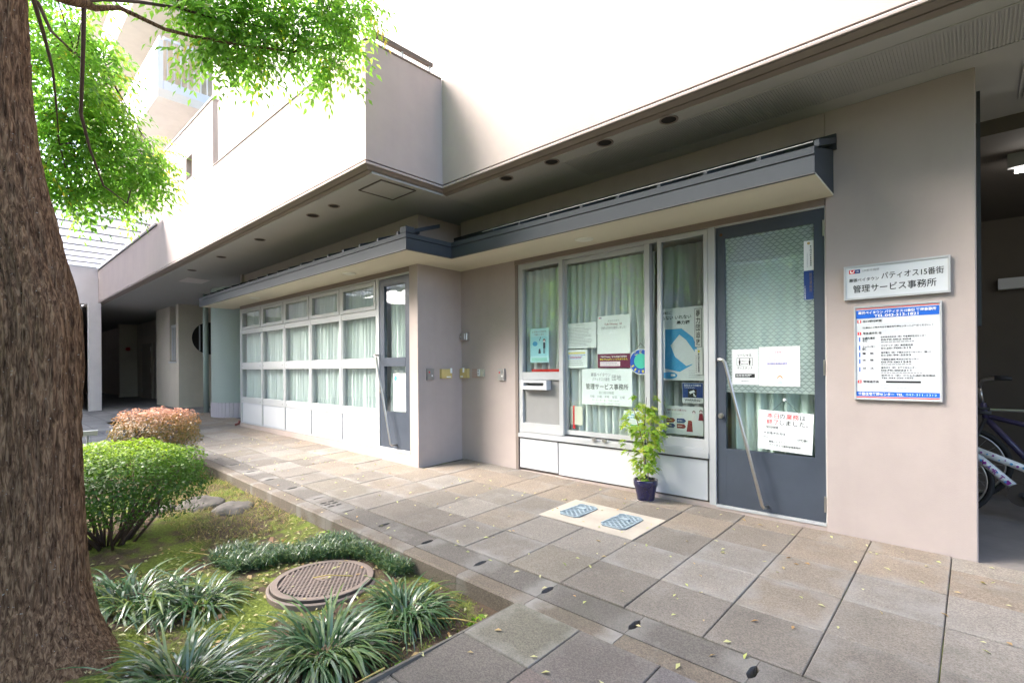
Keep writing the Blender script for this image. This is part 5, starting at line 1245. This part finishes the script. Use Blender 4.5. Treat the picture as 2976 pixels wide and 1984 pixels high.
def bark_material():
    m = bpy.data.materials.new('furrowed_bark'); m.use_nodes = True; n = m.node_tree.nodes; L = m.node_tree.links; p = n['Principled BSDF']; p.inputs['Roughness'].default_value = .92; p.inputs['Specular IOR Level'].default_value = .15
    g = n.new('ShaderNodeNewGeometry'); mp = n.new('ShaderNodeMapping'); mp.inputs['Scale'].default_value = (1, 1, .17); L.new(g.outputs['Position'], mp.inputs['Vector'])
    a = n.new('ShaderNodeTexNoise'); a.inputs['Scale'].default_value = 85; a.inputs['Detail'].default_value = 7; a.inputs['Roughness'].default_value = .65; a.inputs['Distortion'].default_value = .8; L.new(mp.outputs[0], a.inputs['Vector'])
    cr = n.new('ShaderNodeValToRGB'); e = cr.color_ramp.elements; e[0].position = .36; e[0].color = (.045, .025, .014, 1); e[1].position = .64; e[1].color = (.29, .185, .11, 1); k = e.new(.5); k.color = (.14, .082, .048, 1)
    L.new(a.outputs['Fac'], cr.inputs[0])
    v = n.new('ShaderNodeTexNoise'); v.inputs['Scale'].default_value = 75; v.inputs['Detail'].default_value = 2; mp2 = n.new('ShaderNodeMapping'); mp2.inputs['Scale'].default_value = (1, 1, 1.6); L.new(g.outputs['Position'], mp2.inputs['Vector']); L.new(mp2.outputs[0], v.inputs['Vector'])
    gt = n.new('ShaderNodeMapRange'); gt.inputs['From Min'].default_value = .70; gt.inputs['From Max'].default_value = .76; L.new(v.outputs['Fac'], gt.inputs['Value'])
    x = n.new('ShaderNodeMix'); x.data_type = 'RGBA'; L.new(gt.outputs[0], x.inputs['Factor']); L.new(cr.outputs[0], x.inputs['A']); x.inputs['B'].default_value = (.34, .33, .29, 1); L.new(x.outputs['Result'], p.inputs['Base Color'])
    b = n.new('ShaderNodeBump'); b.inputs['Strength'].default_value = .9; b.inputs['Distance'].default_value = .012; L.new(a.outputs['Fac'], b.inputs['Height']); L.new(b.outputs[0], p.inputs['Normal'])
    return m
BARKT = bark_material(); trunk()
BR = [([(-3.33, .05, 2.95), (-3.40, .16, 3.08), (-3.52, .29, 3.15), (-3.62, .38, 3.20), (-3.76, .48, 3.29), (-3.86, .53, 3.34), (-3.87, .65, 3.41), (-3.90, .89, 3.41), (-3.88, 1.05, 3.43), (-3.78, 1.27, 3.44), (-3.68, 1.64, 3.51), (-3.54, 1.97, 3.68)], [.06, .05, .042, .036, .028, .018, .014, .012, .010, .009, .007, .004]),
      ([(-3.71, .46, 3.25), (-3.91, .48, 3.08), (-4.18, .5, 2.81), (-4.40, .57, 2.68), (-4.59, .67, 2.5), (-4.83, .85, 2.47)], [.012, .011, .010, .008, .006, .003]),
      ([(-3.40, .10, 3.02), (-3.71, .25, 3.17), (-3.95, .31, 3.12), (-4.32, .38, 3.1), (-4.7, .43, 3.04), (-4.95, .47, 2.84)], [.02, .012, .010, .008, .006, .003]),
      ([(-3.71, .25, 3.17), (-3.83, .28, 3.22), (-4.18, .36, 3.27), (-4.73, .54, 3.44), (-5.16, .82, 3.52)], [.012, .011, .009, .006, .003]),
      ([(-3.76, .48, 3.31), (-3.82, .56, 3.39), (-3.91, .75, 3.52), (-3.95, .98, 3.62), (-3.85, 1.21, 3.61), (-3.71, 1.48, 3.62), (-3.5, 1.81, 3.74)], [.014, .012, .010, .009, .008, .006, .004]),
      ([(-3.36, .06, 4.0), (-3.7, .5, 4.5), (-3.9, 1.1, 4.9), (-4.0, 1.5, 5.1)], [.06, .045, .03, .015]), ([(-3.40, .08, 4.3), (-3.9, -.3, 5.0), (-4.5, -.6, 5.7)], [.07, .05, .02]), ([(-3.42, .08, 4.45), (-3.0, -.5, 5.2), (-2.5, -1.2, 5.8)], [.07, .05, .02]), ([(-3.44, .1, 4.55), (-3.4, .0, 5.4), (-3.5, .1, 6.3)], [.08, .05, .02]), ([(-3.42, .1, 4.4), (-4.2, .4, 4.6), (-5.0, .5, 4.5)], [.06, .035, .012])]
for pts, rr in BR: MB().tube(pts, rr, 9).build('branch', TWIG if rr[0] < .03 else BARKT, tree, smooth=True)
def compound(C, rs, L=.25, pairs=5, ll=.058, asp=.40):
    """pinnate leaves: C (n,3) leaf bases; returns leaflet mesh"""
    n = len(C); az = rs.uniform(0, 2 * np.pi, n); el = rs.uniform(-.95, .25, n)
    D = np.stack([np.cos(az) * np.cos(el), np.sin(az) * np.cos(el), np.sin(el)], 1)
    up = np.tile([0, 0, 1.], (n, 1)) + rs.normal(0, .35, (n, 3)); S = np.cross(D, up); S /= np.linalg.norm(S, axis=1)[:, None]; N = np.cross(S, D)
    tint = np.clip(rs.beta(2, 3, n), 0, 1); tint = np.clip(tint, 0, .58); yel = rs.random(n) < .03; tint[yel] = 1.; sc = rs.uniform(.75, 1.2, n)
    Vs, T = [], []
    for k in range(pairs + 1):
        t = (k + 1) / (pairs + 1)
        base = C + D * (L * t * sc)[:, None] - np.array([0, 0, 1.]) * (L * .35 * t * t * sc)[:, None]
        for sg in ((1, -1) if k < pairs else (0,)):
            d = D * (.55 if sg else 1) + S * sg * .85 - np.array([0, 0, 1.]) * (.30 + .25 * rs.random(n))[:, None] + rs.normal(0, .12, (n, 3)); d /= np.linalg.norm(d, axis=1)[:, None]
            s2 = np.cross(d, N); s2 /= np.linalg.norm(s2, axis=1)[:, None]; nn = np.cross(s2, d)
            l = (ll * sc * rs.uniform(.8, 1.15, n))[:, None]; ww = l * asp
            Vs.append(np.stack([base, base + d * l * .42 + s2 * ww * .5 + nn * l * .06, base + d * l - nn * l * .10, base + d * l * .42 - s2 * ww * .5 + nn * l * .06], 1)); T.append(np.clip(tint + rs.normal(0, .04, n), 0, 1))
    V = np.concatenate(Vs).reshape(-1, 3); F = (np.arange(len(V) // 4) * 4)[:, None] + np.array([[0, 1, 2, 3]]); return V, F, np.repeat(np.concatenate(T), 4)
CL = [[-4.89, 0.39, 3.46, 0.30], [-5.2, 0.55, 3.8, 0.28], [-5.22, 0.72, 3.72, 0.20], [-5.13, 0.44, 3.12, 0.33], [-5.19, 0.65, 3.3, 0.36], [-5.3, 0.80, 3.32, 0.18], [-5.17, 0.41, 2.73, 0.28], [-5.24, 0.61, 2.89, 0.33], [-5.29, 0.84, 2.98, 0.30], [-5.34, 1.06, 3.0, 0.20], [-5.3, 0.56, 2.56, 0.18], [-5.35, 0.78, 2.66, 0.2], [-5.41, 1.0, 2.74, 0.18], [-5.35, 1.14, 2.98, 0.12],
      [-4.0, 1.02, 3.66, 0.10], [-3.96, 1.12, 3.64, 0.13], [-3.85, 1.21, 3.67, 0.22], [-3.86, 1.34, 3.54, 0.2], [-3.71, 1.48, 3.69, 0.22], [-3.95, 1.26, 3.42, 0.11], [-3.85, 1.48, 3.45, 0.15], [-3.68, 1.64, 3.60, 0.18], [-3.53, 1.78, 3.76, 0.2], [-3.63, 1.82, 3.55, 0.14], [-3.57, 2.0, 3.76, 0.14], [-3.47, 2.05, 3.93, 0.16], [-4.05, 1.16, 3.38, 0.08], [-3.63, 1.9, 3.45, 0.09],
      [-4.1, 0.98, 4.25, 0.30], [-3.75, 1.31, 4.11, 0.36], [-3.49, 1.68, 4.19, 0.34], [-4.58, 0.68, 4.4, 0.36], [-3.4, 1.95, 4.35, 0.25], [-4.8, 0.33, 4.12, 0.42]]
DEN = 105
def crown():
    rs = np.random.default_rng(33); P = []
    for x, y_, z, r in CL:
        n = int(DEN * (r / .3) ** 2.2) + 14; u = rs.normal(0, 1, (n, 3)); u /= np.linalg.norm(u, axis=1)[:, None]; P.append(np.array([x, y_, z + .05]) + u * (r * rs.random(n) ** .45)[:, None] * np.array([1, 1, .85]))
    for (x, y_, z, r) in ((-2.6, -1.2, 5.9, 1.0), (-3.2, .3, 6.4, .9), (-3.2, -1.4, 5.3, .9)):
        n = 300; u = rs.normal(0, 1, (n, 3)); u /= np.linalg.norm(u, axis=1)[:, None]; P.append(np.array([x, y_, z]) + u * (r * rs.random(n) ** .4)[:, None])
    P = np.concatenate(P); V, F, T = compound(P, rs)
    rawmesh('crown', V, F, TREEL, tree, T, kind='stuff')
def twigs():
    rs = np.random.default_rng(41); nodes = [Vector(p) for pts, rr in BR[:5] for p in pts[2:]]
    for x, y_, z, r in CL:
        c = Vector((x, y_, z)); nb = min(nodes, key=lambda q: (q - c).length); mdl = nb.lerp(c, .5) + Vector((0, 0, .06))
        m = MB(); m.tube([nb, mdl, c], [.005, .004, .003], 5)
        for k in range(7):
            u = Vector(rs.normal(0, 1, 3)).normalized(); e = c + u * r * .95; st = mdl.lerp(c, rs.random()); m.tube([st, st.lerp(e, .55) + Vector((0, 0, .03)), e], [.0028, .0022, .0012], 4)
        m.build('twig', TWIG, tree, smooth=True, kind='stuff')
twigs()
TREEL = leafmat('tree_leaf', (.12, .25, .05), (.22, .39, .08), (.50, .44, .08), .6, .42, .35)
crown()

# shade trees on the far side of the courtyard, behind and beside the photographer
def shade_tree(label, x, y, zc, rx, ry, rz, n, seed, h0=0.):
    rs = np.random.default_rng(seed); t = thing('courtyard_tree', label, 'tree', (x, y, -.25))
    MB().tube([(x, y, -.3), (x + .03, y, .8), (x - .05, y + .05, 2.2), (x, y, zc - rz * .3), (x + .1, y, zc + rz * .4)], [.24, .17, .14, .11, .04], 14).build('trunk', BARKT, t, smooth=True)
    for k in range(7):
        a = 2 * math.pi * k / 7 + rs.random(); MB().tube([(x, y, 2.4 + .25 * k), (x + rx * .35 * math.cos(a), y + ry * .35 * math.sin(a), zc - rz * .2), (x + rx * .75 * math.cos(a), y + ry * .75 * math.sin(a), zc + rz * .2)], [.07, .045, .015], 7).build('branch', BARKT, t, smooth=True)
    u = rs.normal(0, 1, (n, 3)); u /= np.linalg.norm(u, axis=1)[:, None]
    lump = np.array([.85 + .5 * noise.noise(Vector((q[0] * 2.4, q[1] * 2.4, q[2] * 2.4 + seed))) for q in u])
    C = np.array([x, y, zc]) + u * np.array([rx, ry, rz]) * (lump * rs.random(n) ** .38)[:, None]
    V, F, T = leafcloud(C, u + np.array([0, 0, .8]), .19, .60, rs, .6)
    rawmesh('crown', V, F, TREEL, t, T * .7, kind='stuff')
for lb, x, y, n, sd, hh in (('tall courtyard tree opposite the office window and door', -2.4, -4.0, 15000, 51, 0), ('tall courtyard tree opposite the recess with the yellow covers', -6.4, -4.8, 12000, 52, 1),
                        ('tall courtyard tree opposite the cycle bay', 1.6, -4.3, 13000, 56, 0), ('lower courtyard tree opposite the five gridded windows', -12.0, -6.5, 9000, 53, 2)):
    shade_tree(lb, x, y, 7.2 - 1.0 * hh, 2.75 - .2 * hh, 2.6, 4.2 - .7 * hh, n, sd)
rs = np.random.default_rng(77); n = 26000
C = np.column_stack([rs.uniform(-27, 9, n), -10.2 + rs.normal(0, .35, n), rs.uniform(-.3, 3.6, n)]); V, F, T = leafcloud(C, np.tile([0, 1., .4], (n, 1)), .2, .55, rs, .6)
hg = thing('blocker', 'added leafy hedge across the courtyard behind the row of trees', 'blocker', (-9, -10.2, -.3)); rawmesh('foliage', V, F, leafmat('blocker_leaf', (.03, .07, .015), (.05, .10, .02), (.08, .13, .03), .2), hg, T, kind='stuff')  # unseen leaf wall added to block low sky light and darken the soffit
ob = thing('dimming_block', 'added unseen apartment block across the courtyard, put in to dim the window reflections', 'building', (-6, -19, -.3))
B(-26, 14, -24, -19, -.5, 15).build('wall', mat('low_bounce_wall', (.16, .125, .10), .7, .1, 2.), ob)  # unseen block added to dim reflections, dark wall to cut bounce
for k in range(4):
    for j in range(8):
        x = -23.5 + j * 4.6; wq = B(x, x + 2.4, -19.0, -18.97, .8 + 3 * k, 2.7 + 3 * k).build('window', GREYB, ob); B(x - .4, x + 2.8, -18.9, -18.0, .3 + 3 * k, .45 + 3 * k).build('balcony', WPAN, ob)

# ================================================================== LEFT BACKGROUND
pas = thing('passage_building', 'shaded passage of pale walls, column and doors beyond the projecting room', 'building', (-16, 4, .2))
def pw(name, *bx, mt=STUC2): return B(*bx).build(name, mt, pas)
pw('column', -17.28, -17.02, 2.17, 2.42, .1, 2.97, mt=STUCW)
pw('wing_wall', -17.6, -17.31, -4.0, 2.42, 2.95, 3.95, mt=STUCW)
pw('wing_wall', -31.0, -17.62, -6, 2.1, .1, 3.9, mt=STUCW)  # solid run lengthened out of view to keep sun out of the passage
pw('wall', -17.8, -16.35, 3.80, 4.0, .1, 2.94); pw('wall', -15.75, -15.5, 3.80, 4.0, .1, 2.94); pw('wall', -16.35, -15.75, 3.801, 4.0, .1, 1.42)
pw('wall', -17.8, -17.6, 4.0, 4.5, .1, 2.94); pw('wall', -15.7, -15.5, 4.0, 6.0, .1, 2.94); pw('wall', -22.9, -17.8, 4.45, 4.6, .1, 2.94); pw('wall', -24.0, -23.7, 3.9, 4.6, .1, 2.94); pw('wall', -30, -24, 4.2, 4.4, .1, 2.94); pw('wall', -30.2, -30, 0, 4.4, .1, 2.94, mt=TRIM); pw('wall', -23.7, -22.9, 4.452, 4.6, .1, 2.94)
pw('soffit', -31, -18.0, 2.2, 8, 2.94, 3.0, mt=SOFF)
gw = pw('slit_window', -16.35, -15.75, 3.95, 3.98, 1.42, 2.94, mt=DARK)
for x in (-16.3, -16.05, -15.8): MB().box(x - .02, x + .02, 3.84, 3.88, 1.45, 2.35).build('bar', WPAN, gw)
MB().box(-16.34, -15.76, 3.84, 3.88, 2.35, 2.42).build('rail', WPAN, gw); MB().box(-16.4, -15.7, 3.78, 3.9, 1.38, 1.42).build('sill', WPAN, gw)
m = MB()
for k in range(14): m.box(-16.3, -15.82, 3.90, 3.93, 1.5 + k * .06, 1.53 + k * .06)
m.build('louvre', GREYL, gw, kind='stuff')
rw = MB().tube([(-15.498, 4.55, 2.05), (-15.488, 4.55, 2.05)], .44, 40).build('round_window', DARK, pas)
for q in (-.26, -.09, .09, .26):
    h = math.sqrt(.44 ** 2 - q * q) * .97; MB().box(-15.487, -15.47, 4.55 + q - .014, 4.55 + q + .014, 2.05 - h, 2.05 + h).build('bar', GREYL, rw)
dd = B(-22.7, -21.35, 4.41, 4.449, .16, 2.15).build('door', mat('passage_door', (.40, .36, .31), .6), pas)
for z in (.45, 1.2, 1.95): B(-21.37, -21.33, 4.385, 4.409, z - .08, z + .08).build('hinge', STEEL, dd)
for z in (.45, 1.95): B(-22.75, -22.69, 4.385, 4.409, z - .07, z + .07).build('latch', STEEL, dd)
rl_ = MB().tube([(-23.695, 4.15, 2.0), (-23.6, 4.15, 2.0)], .07, 14).build('alarm_lamp', mat('alarm_red', (.5, .02, .02), .4), pas)
CG = mat('sage_render', (.34, .40, .385), .85, .05, 2., .2, 120)
cy = thing('curved_wall', 'sage green curved wall with ribbed lilac tile base beside the gridded windows', 'wall', (-12.1, 4.35, .2))
MB().lathe((-12.1, 4.35), [(.75, .48), (.75, 2.94)], 64).build('render', CG, cy, smooth=True)
LT = mat('lilac_tile', (.50, .46, .52), .5, .05, 6.)
for k in range(54):
    a = 2 * math.pi * k / 54; d = Vector((math.cos(a), math.sin(a), 0)); MB().obox((-12.1 + d.x * .752, 4.35 + d.y * .752, .32), d * .012, Vector((-d.y, d.x, 0)) * .041, (0, 0, .158)).build('base_tile', LT, cy)
dp = MB().tube([(-13.05, 3.74, .2), (-13.05, 3.74, 2.93)], .055, 16).build('downpipe', CG, origin=(-13.05, 3.74, .2), smooth=True); tag(dp, 'sage green downpipe standing just beyond the curved wall', 'downpipe')
# covered walkway roof
pg = thing('walkway_roof', 'translucent white slatted walkway roof joining the upper wall', 'roof', (-14, 0, 3.93))
POLY = glassmat('polycarbonate', (.7, .74, .8), 1.4, film=(.86, .88, .93), haze=.85, tlf=.75)
for k in range(9):
    x = -17.2 + k * .72; B(x + .02, x + .70, -3.0, 2.36, 3.935, 3.943).build('roof_panel', POLY, pg); B(x - .02, x + .02, -3.0, 2.36, 3.905, 3.934).build('batten', GREYB, pg)
for x in (-17.1, -11.0): B(x - .06, x + .06, -3.0, -2.88, .0, 3.90).build('post', WPAN, pg)
B(-17.2, -10.7, -3.0, -2.9, 3.82, 3.904).build('edge_beam', WPAN, pg)
# apartment tower with balconies
tw = thing('apartment_tower', 'pale apartment tower with stacked balconies rising behind the office roof', 'building', (-18, 6, 3))
B(-30, -12.0, 4.3, 10, 3.03, 17).build('wall', STUCW, tw)
for k in range(3):
    z = 6.64 + 2.9 * k
    bl = B(-24, -11.94, 2.60, 4.299, z, z + .18).build('balcony', STUC2, tw)
    B(-24, -11.95, 2.601, 2.70, z + .181, z + 1.15).build('front_panel', WPAN, bl)
    B(-12.05, -11.94, 2.701, 4.299, z + .181, z + .35).build('side_kerb', WPAN, bl)
    B(-12.03, -11.97, 2.71, 4.29, z + 1.20, z + 1.25).build('top_rail', WPAN, bl)
    for j in range(13):
        y_ = 2.78 + j * .12; MB().cylZ(-12.0, y_, .010, z + .35, z + 1.20, 6).build('baluster', GREYL, bl)
    B(-24, -11.98, 2.64, 2.67, z + 1.20, z + 1.25).build('top_rail', WPAN, bl)
    MB().lathe((-13.6, 3.6), [(.16, z - .001), (.16, z - .05), (.10, z - .08), (0, z - .085)], 24).build('ceiling_lamp', WPAN, bl, smooth=True)
    for j in range(3): 
        wdw = B(-22.5 + j * 3.6, -20.6 + j * 3.6, 4.27, 4.2995, z + .25, z + 2.2).build('window', GREYB, tw); PANE(-22.4 + j * 3.6, -20.7 + j * 3.6, 4.255, 4.269, z + .35, z + 2.1).build('pane', GLASSD, wdw)

# ================================================================== CYCLE STORE (right)
cs = thing('cycle_store', 'dim cycle parking bay beyond the end of the office wall', 'cycle bay', (1.5, 6, 0))
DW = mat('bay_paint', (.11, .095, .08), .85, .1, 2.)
B(-.765, 4.0, 8.0, 8.2, -.2, 2.94).build('back_wall', DW, cs)
B(4.0, 4.2, 4.2, 8.2, -.2, 2.94).build('side_wall', DW, cs)
B(-.765, 4.0, 5.02, 8.0, 2.83, 2.94).build('ceiling', DW, cs)
m = MB(); m.quad((-.76, 4.075, .004), (4, 4.075, -.06), (4, 8, -.03), (-.76, 8, .03)); m.build('floor', mat('bay_floor', (.20, .18, .165), .85, .22, 3., .3, 50), cs)
B(.016, .034, 4.34, 4.40, 1.42, 2.90).build('shutter_guide', mat('guide_dark', (.05, .055, .06), .5, .2, 6.), cs)
lp = thing('strip_light', 'lit fluorescent strip light fixed under the cycle bay ceiling', 'lamp', (.6, 5.6, 2.7)); B(.20, 1.45, 5.57, 5.63, 2.72, 2.829).build('housing', GREYB, lp); MB().tube([(.24, 5.6, 2.69), (1.41, 5.6, 2.69)], .015, 12).build('tube', emit('lit_tube', (1, .97, .92), 5), lp)
lp = thing('strip_light', 'unlit strip light low on the back wall of the cycle bay', 'lamp', (.9, 7.9, 2.05)); B(.2, 1.5, 7.88, 7.99, 2.02, 2.14).build('housing', WPAN, lp)
def bicycle(name, label, bx, by, bz, s, frame_m, dark, hb, ht, st, letters=None, dots=False):
    """side-on bicycle facing -x; (bx,by,bz) = bottom bracket"""
    t = thing(name, label, 'bicycle', (bx, by, 0))
    def P(x, z, y=0): return (bx + x * s, by + y * s, bz + z * s)
    wr = .30 * s; gzz = bz - (.27 * s)
    wz = (wr + .0 - (bz - 0) + 0) / s + 0.0
    hubz = (0.012 + wr - bz) / s
    head_t, head_b = P(*ht), P(*hb); seat_t = P(*st); rear = P(.42, hubz); front = P(hb[0] - .15, hubz)
    TUBE = lambda a, b, r, nm, mt=frame_m: MB().tube([a, b], r * s, 12).build(nm, mt, t, smooth=True)
    fr = TUBE(P(0, 0), head_b, .034 if dots else .024, 'frame'); 
    for a, b, r in ((seat_t, P(hb[0] + .0, hb[1] + .02), .030 if dots else .021), (P(0, 0), seat_t, .019), (head_t, head_b, .024)): TUBE(a, b, r, 'frame_tube')
    for yy in (-.05, .05): TUBE(P(0, 0, yy * .4), P(.42, hubz, yy), .010, 'stay'); TUBE(P(st[0] * .9, st[1] * .9, yy * .3), P(.42, hubz, yy), .009, 'stay')
    for yy in (-.05, .05): TUBE(P(hb[0], hb[1], yy * .6), P(hb[0] - .15, hubz, yy), .012, 'fork', dark)
    TUBE(seat_t, P(st[0] + .05, st[1] + .25), .014, 'seat_post', STEEL)
    MB().obox(P(st[0] + .06, st[1] + .27), (.12 * s, 0, 0), (0, .06 * s, 0), (0, 0, .025 * s)).build('saddle', dark, t)
    hx, hz_ = ht[0] - .02, ht[1] + .14; TUBE(head_t, P(hx, hz_), .014, 'stem', STEEL); MB().tube([P(hx + .10, hz_ + .08, -.28), P(hx + .02, hz_ + .06, -.14), P(hx, hz_, 0), P(hx + .02, hz_ + .06, .14), P(hx + .10, hz_ + .08, .28)], .012 * s, 8).build('handlebar', STEEL, t, smooth=True)
    for yy in (-.28, .28): MB().tube([P(hx + .09, hz_ + .08, yy), P(hx + .19, hz_ + .08, yy * 1.05)], .016 * s, 10).build('grip', dark, t, smooth=True)
    for hub in (rear, front):
        V = []; tyre = MB()
        ring = [(hub[0] + wr * math.cos(a), hub[1], hub[2] + wr * math.sin(a)) for a in np.linspace(0, 2 * np.pi, 41)]
        wl_ = tyre.tube(ring, .022 * s, 8, False).build('wheel', mat('tyre', (.02, .02, .02), .8), t, smooth=True)
        ring2 = [(hub[0] + (wr - .03 * s) * math.cos(a), hub[1], hub[2] + (wr - .03 * s) * math.sin(a)) for a in np.linspace(0, 2 * np.pi, 41)]
        MB().tube(ring2, .009 * s, 6, False).build('rim', STEEL, wl_, smooth=True); m = MB()
        for a in np.linspace(0, 2 * np.pi, 21)[:-1]: m.tube([hub, (hub[0] + (wr - .03 * s) * math.cos(a), hub[1], hub[2] + (wr - .03 * s) * math.sin(a))], .0012, 4)
        m.build('spokes', STEEL, wl_)
    MB().tube([P(0, 0, -.055), P(0, 0, -.045)], .095 * s, 32).build('chainring', mat('chain_guard', (.05, .04, .035), .4), t); MB().tube([P(0, 0, -.075), P(.10, -.12, -.075)], .010 * s, 8).build('crank', dark, t); MB().obox(P(.11, -.13, -.11), (.045 * s, 0, 0), (0, .035 * s, 0), (0, 0, .012 * s)).build('pedal', dark, t)
    MB().tube([P(0, 0, -.06), P(0, 0, .06)], .026 * s, 14).build('bottom_bracket', dark, t)
    if dots:
        r = random.Random(3); a, b = Vector(P(0, 0)), Vector(head_b); d = (b - a); cols = [mat('dot_purple', (.28, .03, .30), .4), mat('dot_blue', (.08, .32, .62), .4)]
        for (p0, p1) in ((Vector(P(0, 0)), Vector(head_b)), (Vector(seat_t), Vector(P(hb[0], hb[1] + .02)))):
            for k in range(12):
                q = p0.lerp(p1, .08 + .075 * k) + Vector((0, 0, r.uniform(-.010, .010))); MB().cylY(q.x, q.z, r.uniform(.004, .009), by - .037 * s, by - .020 * s, 12).build('dot', cols[k % 2], t)
    if letters:
        a, b = Vector(head_b), Vector(P(0, 0)); d = (b - a).normalized(); ang = math.atan2(d.z, d.x)
        for k, ch in enumerate(letters):
            q = a.lerp(b, .28 + .115 * k); txt(t, ch, q.x - .014, q.x + .014, q.z - .015, q.z + .015, by - .036 * s, mat('dot_purple', (.28, .03, .30), .4), .02, rot=ang)
    return t
BW = mat('white_frame_paint', (.75, .77, .76), .3, spec=.6); BK = mat('black_rubber', (.025, .025, .028), .6)
bicycle('bicycle', 'white bicycle with purple and blue dots and MARTIN lettering', .255, 5.28, .215, .88, BW, BK, (-.335, .345), (-.36, .47), (.16, .155), 'MARTIN', True)
bicycle('bicycle', 'dark bicycle with violet frame parked behind the white one', .40, 6.0, .27, 1.0, mat('violet_paint', (.055, .047, .11), .3, spec=.6), BK, (-.33, .44), (-.35, .57), (.2, .32))
rk = MB().tube([(.09, 5.75, .80), (2.6, 5.75, .80)], .012, 8).build('rack_rail', STEEL, cs)

o = MB().tube([(-10.02, 3.42, gz(-10.02, 3.4) + .10), (-10.02, 3.40, gz(-10.02, 3.4) + .045), (-10.02, 3.34, gz(-10.02, 3.4) + .03)], .022, 10).build('drain_spout', mat('rust_red', (.17, .05, .04), .7, .2, 20.), origin=(-10.02, 3.4, gz(-10.02, 3.4)), smooth=True)
tag(o, 'small rust red drain spout at the corner of the gridded windows', 'spout')
t = thing('name_stake', 'small white name plate on a stake beyond the green azalea', 'plant label', (-7.6, .95, bedz(-7.6, .95)))
B(-7.615, -7.585, .94, .96, bedz(-7.6, .95) - .05, .42).build('stake', GREYB, t); MB().obox((-7.58, .95, .45), (.02, 0, .03), (0, .09, 0), (.004, 0, -.003)).build('plate', WPAN, t)
